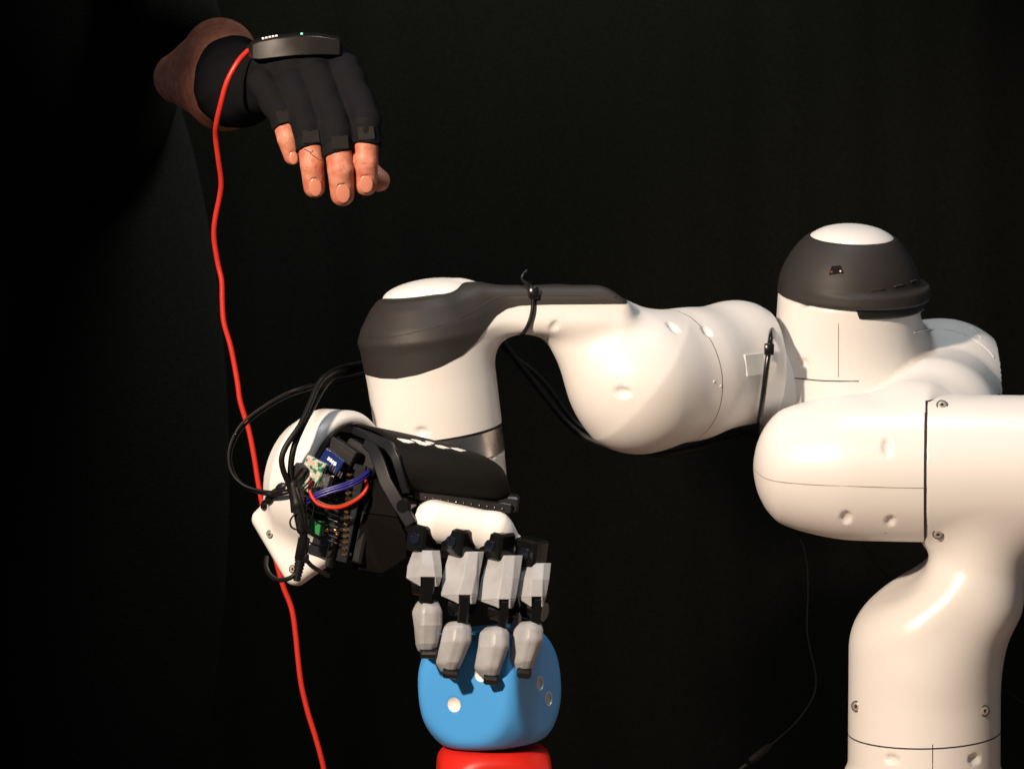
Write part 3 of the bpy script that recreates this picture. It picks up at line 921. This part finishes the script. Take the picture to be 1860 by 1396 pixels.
for i, d in enumerate(FN):
    fg = sub('finger', hand)
    yk0 = d['py'][0] + .012
    tilt = frame([.12, -.1, 1], [1, 0, -.12])
    kb = mk('knuckle_block', bevel_box(P(*d['kn'], yk0), tilt @ yaw, (M(d['kw'] * .74), M(d['kw'] * .62), M(25)), .0022), GLOSS, fg, smooth=False)
    mk('knuckle_top', bevel_box(P(*d['kn2'], yk0 + .004), tilt @ rotz(math.radians(-12)), (M(d['kw'] * .66), M(20), M(8.5)), .0022), GLOSS, kb, smooth=False)
    nl = tilt @ yaw @ np.array([0, -1, 0])
    nl2 = tilt @ yaw @ np.array([-1, 0, 0])
    fcn = P(*d['kn'], yk0) + nl * M(d['kw'] * .62)
    mk('pivot_ring', rev_mesh(fcn, nl, [(-.001, M(11)), (.001, M(11)), (.0013, M(8)), (.0002, M(6.5)), (.0002, .0001)], 20), RINGB, kb, angle=40)
    ps_ = mk('proximal_shell', finger_shell(d['prox'], d['py'], d['pr']), FING, fg, smooth=False); soft(ps_, .0016)
    yj = d['py'][-1] + .013
    jl = mk('joint_link', bevel_box(P(*d['jt'], yj), tilt, (M((d['pr'][1] - d['pr'][0]) * .48), .0115, M(26)), .0015), GLOSS, fg, smooth=False)
    jb_ = mk('joint_barrel', rev_mesh(P(d['jt'][0] + 14, d['jt'][1] + 3, yj + .004), tilt @ rotz(math.radians(-28)) @ np.array([-1, 0, 0]), [(0, M(17)), (M(38), M(19)), (M(41), M(16)), (M(41), .0002)], 24), GLOSS, fg, angle=35)
    pcn = P(d['jt'][0] + 14, d['jt'][1] + 3, yj + .004) + tilt @ rotz(math.radians(-28)) @ np.array([-1, 0, 0]) * M(41)
    mk('pivot_ring', rev_mesh(pcn, tilt @ rotz(math.radians(-28)) @ np.array([-1, 0, 0]), [(-.001, M(11)), (.0012, M(11)), (.0014, M(8)), (.0003, M(6)), (.0003, .0001)], 20), RINGB, jb_, angle=40)
    ds = mk('distal_shell', finger_shell(d['dist'], d['dy']), FING, fg, smooth=False); soft(ds, .0022)
    tx, ty, tw, th = d['tip']
    tm = mk('fingertip_pad', bevel_box(P(tx, ty, d['dy'][-1] + .0052), frame([.12 if i else .02, -.5, 1], [1, 0, 0]), (M(tw), .0098, M(th)), .002), BLACK, fg, smooth=False)
# thumb: behind the fingers, only a sliver shows
th = sub('thumb', hand)
mk('distal_shell', finger_shell([(1112, 925, 934, 942, 948), (1150, 926, 934, 941, 945), (1168, 928, 935, 940, 944)], (-.07, -.074, -.072)), FING, th, smooth=False)
mk('joint_link', tube_mesh([P(905, 1000, -.03), P(925, 1060, -.045), P(937, 1114, -.058)], M(13), 10, 4), GLOSS, th)

# --- electronics in the open side
E0 = frame([-.45, -.88, .10], [.88, -.45, -.18])       # board faces the viewer's left
PCB = material('dark_blue_board', (0.006, 0.008, 0.013), 0.35, var=0.4, vscale=120)
board = mk('control_board', bevel_box(P(612, 925, -.052), E0, (M(42), M(88), .0016), .0003), PCB, hand, smooth=False)
def onboard(name, px, py, y, hx, hy, hz, mat, parent=board, rot=0.0, b=.0004):
    R = E0 @ rotz(rot)
    return mk(name, bevel_box(P(px, py, y), R, (M(hx), M(hy), hz), b), mat, parent, smooth=False)
onboard('servo_block', 660, 842, -.035, 38, 34, .012, BLACK, hand, -.25, .002)
onboard('servo_block', 655, 960, -.045, 24, 60, .010, BLACK, hand, 0, .002)
onboard('servo_block', 622, 825, -.050, 30, 20, .006, BLACK, hand, -.3, .001)
MOD = material('blue_module', (0.008, 0.022, 0.13), 0.22, coat=.4)
md = onboard('radio_module', 603, 837, -.068, 22, 14, .0016, MOD, hand, -.40, .0003)
R = E0 @ rotz(-.40)
for k, (w, xx) in enumerate(((2.0, -6.5), (2.4, -1.2), (1.6, 4), (2.6, 9.4))):
    c = P(603, 837, -.068) + R @ np.array([M(xx), M(.5 + .3 * (k % 2)), .0017])
    mk('printed_mark', bevel_box(c, R @ rotz(.25 * (k % 2)), (M(w), M(3.1), .0001), .00002), MARK, md, smooth=False)
for k in range(4):
    c = P(603, 837, -.068) + R @ np.array([M(-20 + 2.6 * k), M(12), .002])
    mk('solder_joint', rev_mesh(c, R[:, 2], [(-.001, M(1.3)), (.0006, M(1.1)), (.001, .0001)], 8), PINM, md)
CLEAR = material('clear_sleeve', (0.16, 0.24, 0.18), 0.10, var=0.9, vscale=190, coat=.8)
_r = [n for n in CLEAR.node_tree.nodes if n.type == 'VALTORGB'][0].color_ramp
for _p, _c in ((0.42, (.05, .22, .12, 1)), (0.5, (.55, .6, .52, 1)), (0.57, (.5, .28, .25, 1)), (0.62, (.75, .75, .68, 1))):
    _r.elements.new(_p).color = _c
onboard('power_module', 566, 862, -.074, 21, 30, .003, CLEAR, hand, -.22, .0012)
onboard('silver_connector', 588, 872, -.076, 15, 13, .0035, material('tin_can', (.72, .68, .62), .22, metal=1.0, rvar=.1, vscale=200), hand, -.1, .0006)
onboard('connector_block', 588, 894, -.073, 20, 7, .004, BLACK, hand, -.1, .0006)
onboard('terminal_block', 574, 958, -.074, 13, 13, .004, material('green_terminal', (.02, .20, .06), .4), hand, .1, .0006)
onboard('terminal_block', 545, 858, -.074, 9, 9, .003, BLACK, hand, .1, .0006)
for k in range(14):
    t = k / 13
    px, py = 634 - 9 * t, 862 + 145 * t
    mk('pin', bevel_box(P(px, py, -.062), E0, (M(4.4), M(2.6), .0018), .0008), GOLD, board, smooth=False)
for k in range(9):
    t = k / 8
    px, py = 606 - 2 * t, 905 + 78 * t
    mk('pin', bevel_box(P(px, py, -.0665), E0 @ rotz(-.12), (M(10), M(1.1), .0006), .0002), PINM, board, smooth=False)
for k in range(6):
    mk('pin', bevel_box(P(600 + 4 * k, 848 + 3 * k, -.072), E0 @ rotz(-.3), (M(1.4), M(5.5), .0005), .0002), PINM, board, smooth=False)
for px, py in ((594, 962), (609, 962), (612, 969)):
    mk('solder_joint', rev_mesh(P(px, py, -.066), E0[:, 2], [(-.001, M(4)), (.0008, M(3)), (.0014, .0001)], 12), GOLD, board)
onboard('standoff', 603, 1000, -.060, 6, 30, .004, BLACK, hand, 0, .0015)
onboard('white_clip', 632, 1003, -.050, 12, 4, .003, WHITE, hand, -.1, .001)

# wires inside the hand
def wire(name, pts, r, mat, parent=None, seg=8, n=6):
    return mk(name, tube_mesh([P(*q) for q in pts], M(r), seg, n), mat, parent)
WRED = material('red_wire', (0.62, 0.025, 0.012), 0.32)
WBLUE = material('blue_wire', (0.018, 0.016, 0.16), 0.32)
WBROWN = material('brown_wire', (0.22, 0.08, 0.02), 0.4)
for dx, dy, yy in ((0, 0, -.086), (1, 5, -.087), (0, -4, -.083)):
    wire('blue_wire', [(556, 910 + dy, yy + .004), (575, 899 + dy, yy), (602, 889 + dy, yy - .002), (632, 880 + dy, yy - .001), (655, 869 + dy, yy + .008), (672, 855 + dy, yy + .022)], 2.6, WBLUE, hand)
wire('red_wire', [(565, 872, -.080), (562, 885, -.084), (566, 900, -.086), (577, 914, -.088), (596, 921, -.089), (618, 921, -.088), (642, 911, -.084), (660, 897, -.078), (667, 882, -.070), (664, 872, -.06)], 3.0, WRED, hand)
wire('red_wire', [(568, 870, -.078), (563, 884, -.082), (567, 897, -.084), (578, 909, -.086), (597, 917, -.087), (618, 917, -.086), (642, 907, -.082), (659, 894, -.076), (665, 880, -.068)], 1.6, WBROWN, hand)

# ------------------------------------------------------------------ cables
def cable(name, pts, r, mat, label, cat='cable', group=None, seg=10, n=8):
    o = mk(name, tube_mesh([P(*q) for q in pts], M(r), seg, n), mat)
    return tag(o, label, cat, group)
yc = -.075
cable('black_cable', [(690, 655, .12), (658, 660, .10), (620, 668, .05), (594, 681, -.03), (577, 700, -.05), (562, 735, -.07), (545, 772, -.085), (522, 806, -.092), (512, 830, -.094), (514, 852, -.092), (524, 878, -.088), (532, 905, -.085), (540, 940, -.082)], 5.2, RUBBER,
      'thick black cable bowing out farthest over the flange dome', group='black cables on the hand')
cable('black_cable', [(690, 662, .125), (655, 668, .10), (612, 682, .05), (590, 700, -.025), (570, 735, -.055), (549, 775, -.078), (534, 812, -.086), (528, 850, -.085), (530, 885, -.084), (534, 930, -.082)], 5.6, RUBBER,
      'thick black cable running straight down over the flange dome', group='black cables on the hand')
cable('black_cable', [(690, 668, .13), (640, 683, .10), (600, 692, .05), (562, 700, -.02), (520, 714, -.03), (478, 738, -.036), (440, 768, -.04), (420, 802, -.042), (415, 832, -.044), (422, 860, -.046), (442, 880, -.05), (470, 890, -.056), (500, 893, -.066), (530, 888, -.08)], 2.6, RUBBER,
      'outer strand of the thin black cable loop crossing the red cable', group='thin cable loop')
cable('black_cable', [(690, 674, .134), (640, 688, .104), (600, 699, .054), (562, 707, -.016), (520, 721, -.026), (480, 744, -.032), (444, 773, -.036), (424, 806, -.038), (419, 833, -.040), (426, 860, -.042), (446, 884, -.046), (472, 895, -.052), (502, 899, -.062), (530, 893, -.078)], 2.6, RUBBER,
      'inner strand of the thin black cable loop crossing the red cable', group='thin cable loop')
# power plug on its lead
plug = thing('power_plug', 'black barrel power plug with ribbed strain relief hanging over the white foot', 'plug', P(548, 1045, -.085))
pa_, pb_ = P(553, 974, -.086), P(543, 1030, -.086)
ax = pb_ - pa_; Lp = np.linalg.norm(ax)
mk('plug_sleeve', rev_mesh(pa_, ax, [(0, M(6)), (.001, M(10.5)), (Lp * .72, M(11)), (Lp * .74, M(10.6))], 24), GLOSS, plug, angle=40)
rb = []
for k in range(6):
    rb += [(Lp * .75 + k * .0032, M(9.8 - k * .5)), (Lp * .75 + k * .0032 + .0019, M(9.8 - k * .5)), (Lp * .75 + k * .0032 + .002, M(8.2 - k * .5)), (Lp * .75 + k * .0032 + .0031, M(8.2 - k * .5))]
mk('strain_relief', rev_mesh(pa_, ax, rb, 20), RUBBER, plug, angle=30)
mk('lead', tube_mesh([P(*q) for q in ((541, 1036, -.086), (532, 1046, -.087), (518, 1052, -.084), (502, 1052, -.075), (489, 1042, -.06), (483, 1028, -.045), (484, 1012, -.03))], M(4.2), 10, 6), RUBBER, plug)
mk('lead', tube_mesh([P(*q) for q in ((545, 930, -.084), (550, 950, -.087), (553, 976, -.086))], M(6), 10, 6), RUBBER, plug)
t = mk('cable_tie', merge(tube_mesh([P(*q) for q in ((556, 1016, -.086), (566, 1027, -.086), (580, 1036, -.082), (596, 1044, -.074), (602, 1044, -.06))], M(4), 8, 5), bevel_box(P(553, 1014, -.087), frame([0, -1, 0]), (.004, .004, .003), .001)), TIE)
tag(t, 'short black cable tie strapping the plug to the white foot', 'cable tie', 'cable ties on the hand')
# tangle of thin leads at the cable knot
knot = thing('wire_bundle', 'tangle of thin black wires tied together over the white foot', 'wires', P(540, 960, -.08))
kw_ = [[(530, 885, -.086), (534, 905, -.090), (541, 935, -.091), (545, 960, -.090), (550, 985, -.088)],
       [(536, 880, -.088), (545, 905, -.092), (552, 930, -.091), (556, 955, -.089), (566, 968, -.085), (585, 978, -.080)],
       [(540, 890, -.088), (552, 884, -.089), (566, 869, -.084)], [(540, 894, -.088), (555, 888, -.089), (570, 873, -.084)],
       [(530, 900, -.088), (545, 918, -.091), (562, 935, -.088), (578, 948, -.082), (596, 956, -.074)],
       [(542, 930, -.092), (533, 936, -.094), (527, 946, -.094), (529, 956, -.093), (538, 961, -.092), (545, 958, -.091)],
       [(534, 906, -.090), (550, 900, -.092), (562, 905, -.092), (570, 920, -.088), (566, 945, -.085)],
       [(545, 965, -.090), (560, 982, -.088), (575, 990, -.083), (590, 990, -.076)],
       [(538, 915, -.091), (548, 940, -.092), (556, 962, -.090), (572, 974, -.086), (592, 972, -.078)],
       [(550, 915, -.090), (570, 928, -.086), (592, 934, -.078)]]
for k, pts in enumerate(kw_):
    mk('thin_wire', tube_mesh([P(*q) for q in pts], M(1.7 if k > 1 else 3.2), 8, 6), RUBBER, knot)
mk('wire_knot', skin(join(cone(P(533, 880, -.086), P(540, 915, -.088), M(9), M(10)), cone(P(540, 915, -.088), P(547, 962, -.088), M(10), M(8)), k=M(4)), P(500, 1000, 0) * [1, 0, 1] + [0, -.12, 0], P(580, 850, 0) * [1, 0, 1] + [0, -.05, 0], .0012), RUBBER, knot)
mk('heat_shrink', bevel_box(P(540, 857, -.080), E0 @ rotz(-.5), (M(10), M(17), .005), .002), BLACK, knot, smooth=False)

cable('black_cable', [(900, 600, .20), (935, 650, .20), (975, 700, .20), (1025, 762, .195), (1070, 797, .185), (1130, 816, .175), (1200, 824, .17), (1260, 815, .18), (1320, 797, .2), (1375, 790, .23), (1420, 800, .26)], 6.5, RUBBER,
      'thick black cable sagging below the white forearm', group='cables along the arm', seg=12)
cable('black_cable', [(890, 600, .22), (925, 640, .22), (985, 690, .22), (1040, 762, .215), (1080, 790, .205), (1140, 806, .20), (1250, 800, .21), (1320, 785, .23), (1400, 780, .26)], 5.5, RUBBER,
      'second black cable tucked behind the white forearm', group='cables along the arm')
DULL = material('dull_black', (0.003, 0.003, 0.003), .7, spec=.1)
cable('thin_cable', [(1440, 930, .16), (1450, 968, .15), (1463, 1005, .15), (1468, 1060, .15), (1466, 1140, .15), (1472, 1180, .15), (1482, 1225, .15), (1478, 1262, .15), (1450, 1306, .14), (1412, 1342, .12), (1380, 1368, .11)], 1.9, DULL,
      'thin black cable hanging from under the barrel link to an inline connector')
pc = thing('inline_connector', 'black inline connector on the thin hanging cable', 'connector', P(1360, 1385, .10))
a_, b_ = P(1400, 1352, .116), P(1345, 1396, .098)
mk('connector_body', rev_mesh(a_, b_ - a_, [(0, M(3)), (.002, M(6)), (.012, M(7.5)), (.026, M(7.5)), (.028, M(5))], 14), DULL, pc, angle=40)
mk('lead', tube_mesh([b_ - (b_ - a_) * .2, b_, b_ + (b_ - a_) * .5, b_ + (b_ - a_) * 1.2 + np.array([0, 0, -.02])], M(3), 8, 4), RUBBER, pc)
cable('thin_cable', [(1550, 960, .22), (1575, 1000, .22), (1605, 1040, .22), (1645, 1072, .22), (1700, 1110, .24)], 1.8, RUBBER,
      'thin black wire running behind the shoulder column under the barrel link')
cable('thin_cable', [(1790, 1235, .26), (1820, 1250, .26), (1870, 1284, .26), (1920, 1310, .26)], 3, RUBBER, 'dark cable behind the base column at the lower right edge')

REDC = material('red_cable_rubber', (0.60, 0.030, 0.018), 0.38, var=0.06, vscale=30, bump=0.05, bscale=400)
rc = [(460, 85, .045), (449, 94, .040), (432, 113, .034), (413, 148, .034), (401, 190, .04), (393, 226, .05), (392, 250, .06), (397, 290, .07), (402, 330, .08), (399, 358, .085), (391, 398, .09), (389, 432, .095), (396, 478, .1), (403, 510, .1), (404, 545, .1), (407, 585, .1), (420, 632, .1), (431, 690, .1), (437, 730, .1), (452, 780, .1), (462, 830, .1), (470, 880, .1),
      (482, 940, .1), (500, 1010, .1), (514, 1062, .1), (530, 1105, .1), (537, 1150, .1), (542, 1200, .1), (548, 1245, .1), (560, 1295, .1), (574, 1340, .1), (586, 1385, .1), (592, 1420, .1), (598, 1470, .09), (600, 1540, .08)]
cable('red_cable', rc, 5.2, REDC, 'long red cable hanging from the glove sensor down past the robot hand', seg=14)

# ------------------------------------------------------------------ person: bare forearm and gloved hand
CH = {
 'little': [(478, 150, .034, 25), (512, 208, .002, 20.5), (522, 252, -.004, 18.5), (531, 284, .000, 15.5)],
 'ring': [(526, 136, .034, 28), (560, 232, -.014, 23), (567, 300, -.020, 21.5), (571, 340, -.014, 19.5)],
 'middle': [(573, 130, .032, 29), (611, 238, -.020, 24.5), (618, 308, -.026, 23), (622, 353, -.018, 21.5)],
 'index': [(624, 126, .034, 28), (665, 218, -.014, 23.5), (664, 294, -.020, 22.5), (665, 335, -.014, 20.5)]}
def chain(pts, extra=0.0, k=2.0):
    return join(*[cone(P(*a[:3]), P(*b[:3]), M(a[3] + extra), M(b[3] + extra)) for a, b in zip(pts[:-1], pts[1:])], k=M(k))
fing = {n: chain(c) for n, c in CH.items()}
thumb = chain([(585, 185, .075, 34), (640, 285, .045, 24), (668, 312, .030, 22), (688, 328, .020, 20.5)], 0, 6)
palm_pts = [((428, 150, .135), 56), ((480, 150, .085), 56), ((540, 150, .055), 50)]
palm = join(cone(P(432, 155, .13), P(500, 150, .075), M(66), M(54)), ell(P(545, 135, .060), frame([0, 0.5, 1], [1, 0, 0]), (M(92), M(66), M(44))), k=M(20))
palm = join(palm, cone(P(500, 122, .055), P(612, 114, .052), M(26), M(24)), k=M(24))
fa_ = [((432, 156, .13, 64), (408, 163, .24, 72)), ((408, 163, .24, 72), (325, 142, .34, 43)), ((432, 150, .13, 60), (400, 100, .27, 64)), ((400, 100, .27, 64), (325, 142, .34, 43))]
fore_arm = join(*[cone(P(*u[:3]), P(*w[:3]), M(u[3], u[2]), M(w[3], w[2])) for u, w in fa_], k=M(12))
skin_f = join(palm, fore_arm, k=M(24))
for n in CH: skin_f = join(skin_f, fing[n], k=M(5))
skin_f = join(skin_f, thumb, k=M(8))
nails = [('little', 533, 287, 8.5, 12), ('ring', 573, 340, 11.5, 17), ('middle', 623, 351, 13, 18), ('index', 665, 334, 12.5, 16.5)]
nl_ = []
base_f = skin_f
for n, x, y, rx, rz in nails:
    q, nn = hit(base_f, x, y)
    nn = unit(nn + np.array([0, -.4, .1])); R = frame(nn, [1, 0, .05])
    nl_.append((q, nn, R, rx, rz))
    skin_f = minus(skin_f, ell(q + nn * .0002, R, (M(rx + .8), M(rz + .8), .0009)), .0008)
# creases over the end joints
for n in ('ring', 'middle', 'index'):
    c = CH[n][2]
    for dy in (-4, 1, 5):
        a_, b_ = hit(base_f, c[0] - 11, c[1] + dy), hit(base_f, c[0] + 11, c[1] + dy - 1)
        mid_, mn = hit(base_f, c[0], c[1] + dy + 2)
        cr_ = join(cone(a_[0], mid_, .0002, .0003), cone(mid_, b_[0], .0003, .0002))
        skin_f = minus(skin_f, cr_, .0012)
person = thing('person', 'person in a dark shirt holding out a gloved hand with bare fingertips', 'person', P(200, 1000, .75))
SKIN = material('skin', (0.56, 0.215, 0.125), 0.55, var=0.16, vscale=95, bump=0.35, bscale=480, sss=0.22, spec=.4)
sk = skin(skin_f, P(260, 400, .2) * [1, 0, 1] + [-.03, -.06, 0], P(730, 0, .2) * [1, 0, 1] + [.02, .40, .02], 0.0018)
_r = [n for n in SKIN.node_tree.nodes if n.type == 'VALTORGB'][0].color_ramp
_r.elements[0].color = (.49, .145, .088, 1); _r.elements[1].color = (.63, .275, .185, 1); _r.elements[0].position = .36; _r.elements[1].position = .64
arm_sk = mk('forearm_and_hand', sk, SKIN, person)
NAIL = material('fingernail', (0.57, 0.225, 0.15), 0.3, coat=.3)
for q, nn, R, rx, rz in nl_:
    mk('fingernail', skin(ell(q - nn * .0004, R, (M(rx), M(rz), .0011)), q - .014, q + .014, .0007), NAIL, arm_sk)
SHIRT = material('dark_knit_shirt', (0.0020, 0.0020, 0.0019), 0.95, bump=0.9, bscale=300, var=0.5, vscale=260, spec=.1)
shirt = join(ell(P(110, 850, .80), np.eye(3), (.20, .10, .62)), cone(P(270, -140, .66), P(330, 40, .52), M(100), M(85)), k=M(60))
shirt = join(shirt, ell(P(150, 60, .72), np.eye(3), (.12, .09, .20)), k=M(60))
mk('shirt', skin(shirt, P(205, 850, .8) * [1, 0, 1] - [.28, -.40, .66], P(205, 850, .8) * [1, 0, 1] + [.28, .92, .74], .006), SHIRT, person)

# data glove
GLV = material('navy_black_lycra', (0.0088, 0.0090, 0.0108), 0.8, bump=0.2, bscale=900, spec=.06, var=.08, vscale=40)
CUFF = material('black_elastic', (0.005, 0.0048, 0.0048), 0.8, spec=.2, bump=0.15, bscale=1100)
PATCH = material('dark_brown_patch', (0.008, 0.0068, 0.006), 0.7, spec=.25, bump=.1, bscale=800)
glove = thing('data_glove', 'black fingerless sensor glove worn on the outstretched hand', 'glove', P(540, 200, .06))
ends = {'little': (517, 231, .000), 'ring': (564, 268, -.017), 'middle': (617, 279, -.023), 'index': (664, 262, -.017)}
gf0 = join(palm, fore_arm, k=M(24))
gf = lambda p: gf0(p) - M(4.5)
gf = join(gf, ell(P(548, 140, .056), frame([0, 0.55, 1], [1, 0, -.03]), (M(92), M(78), M(44))), k=M(16))
for n in CH:
    c = CH[n]; e = P(*ends[n])
    d_ = unit(P(*c[2][:3]) - P(*c[1][:3])); d_ = unit(d_ + np.array([0.18 if n != 'index' else 0.0, 0, 0]))
    gf = join(gf, meet(chain(c[:3], 3.0), half(e, d_), M(2)), k=M(8))
gf = join(gf, meet(chain([(585, 185, .075, 38), (640, 285, .045, 27), (668, 312, .030, 25)]), half(P(640, 280, .045), unit([.6, -.2, -.7])), M(2)), k=M(8))
_gb = gf
def gf(p):
    X = p[:, 0] * 1000; Y = p[:, 1] * 1000; Z = p[:, 2] * 1000
    w = np.sin(.16 * Z + .9 * np.sin(.07 * X + 1.0) + .05 * Y) * np.sin(.055 * X + .03 * Z + .5) + .6 * np.sin(.27 * Z - .11 * X + 1.3 * np.sin(.05 * Z + .06 * Y))
    return _gb(p) + .0007 * (w - 1.3)
cuffp = P(418, 152, .172)
gf = meet(gf, half(cuffp, unit(P(380, 140, .30) - P(432, 152, .13) + np.array([-.035, 0, -.02]))), M(2))
gl = mk('glove_fabric', skin(gf, P(330, 330, .1) * [1, 0, 1] + [0, -.06, 0], P(720, 55, .1) * [1, 0, 1] + [.01, .26, .01], .0018), GLV, glove)
for n in CH:
    c = CH[n]; e = P(*ends[n]); a = P(*c[1][:3]); b = P(*c[2][:3]); d_ = unit(b - a)
    r = M(c[1][3] + 3.9)
    t_ = (e - a) @ d_
    cu = meet(meet(cone(a, b, r, M(c[2][3] + 4.3)), half(e, unit(d_ + np.array([0.18 if n != 'index' else 0.0, 0, 0]))), M(1)), half(e - d_ * M(44), -d_), M(1))
    cf = mk('finger_cuff', skin(cu, np.minimum(a, e) - .025, np.maximum(a, e) + .025, .0014), CUFF, glove)
    pq, pn = hit(cu, ends[n][0] + 1, ends[n][1] - 20)
    R = frame(pn, [1, 0, .1 if n != 'little' else .35])
    mk('sensor_patch', bevel_box(pq - pn * .0002, R, (M(15), M(12), .0009), .0004), PATCH, cf, smooth=False)
    soft(cf, .0002)
# frayed threads at the ring and index cuffs
for pts in ([(553, 271, -.038), (560, 275, -.041), (566, 277, -.043), (569, 273, -.043)], [(689, 240, -.01), (694, 246, -.01), (697, 252, -.008)], [(688, 250, -.01), (694, 257, -.01), (700, 259, -.008)]):
    mk('loose_thread', tube_mesh([P(*q) for q in pts], M(.8), 6, 4), CUFF, glove)
# sensor box on the back of the hand
xs = [452, 458, 470, 500, 540, 580, 608, 617, 622]
tb = [82, 74, 69, 63, 59, 60, 64.5, 67, 74]; bb = [104, 107, 108.5, 105, 101, 99.5, 100, 100.5, 99]
rings = []
for x, t_, b_ in zip(xs, tb, bb):
    e = 0 if 456 < x < 619 else .006
    yf = .012 + .00001 * (x - 537) ** 2 * .12
    rings.append([P(x, b_, yf + e), P(x, t_ + 7, yf + e), P(x, t_ + 5, yf + .002 + e), P(x, t_, yf + .036), P(x, t_ + 3, yf + .042), P(x, b_ - 6, yf + .042)])
sb = soft(mk('sensor_box', loft(rings), material('graphite_satin', (0.018, 0.0165, 0.0155), 0.28, metal=.2, rvar=.05, vscale=40), glove, angle=28), .0008)
for k in range(5):
    x = 478 + k * 6; a_ = np.interp(x, xs, tb) + 3.2
    mk('printed_mark', bevel_box(P(x, a_, .024), frame([0, -.6, .8], [1, 0, .22]), (M(2.3), M(2.6), .0008), .0002), MARK, sb, smooth=False)
mk('status_light', rev_mesh(P(548, 61.5, .024), [0, -.5, .86], [(-.002, M(2.6)), (.0006, M(2.0)), (.0008, .0001)], 10), material('green_led', (.1, .6, .4), .3, emit=((.35, 1.0, .75), 1.2)), sb)
mk('cable_socket', rev_mesh(P(455, 89, .043), P(440, 103, .037) - P(455, 89, .043), [(-.003, M(8)), (.002, M(7.5)), (.004, M(6))], 14), RUBBER, sb, angle=40)
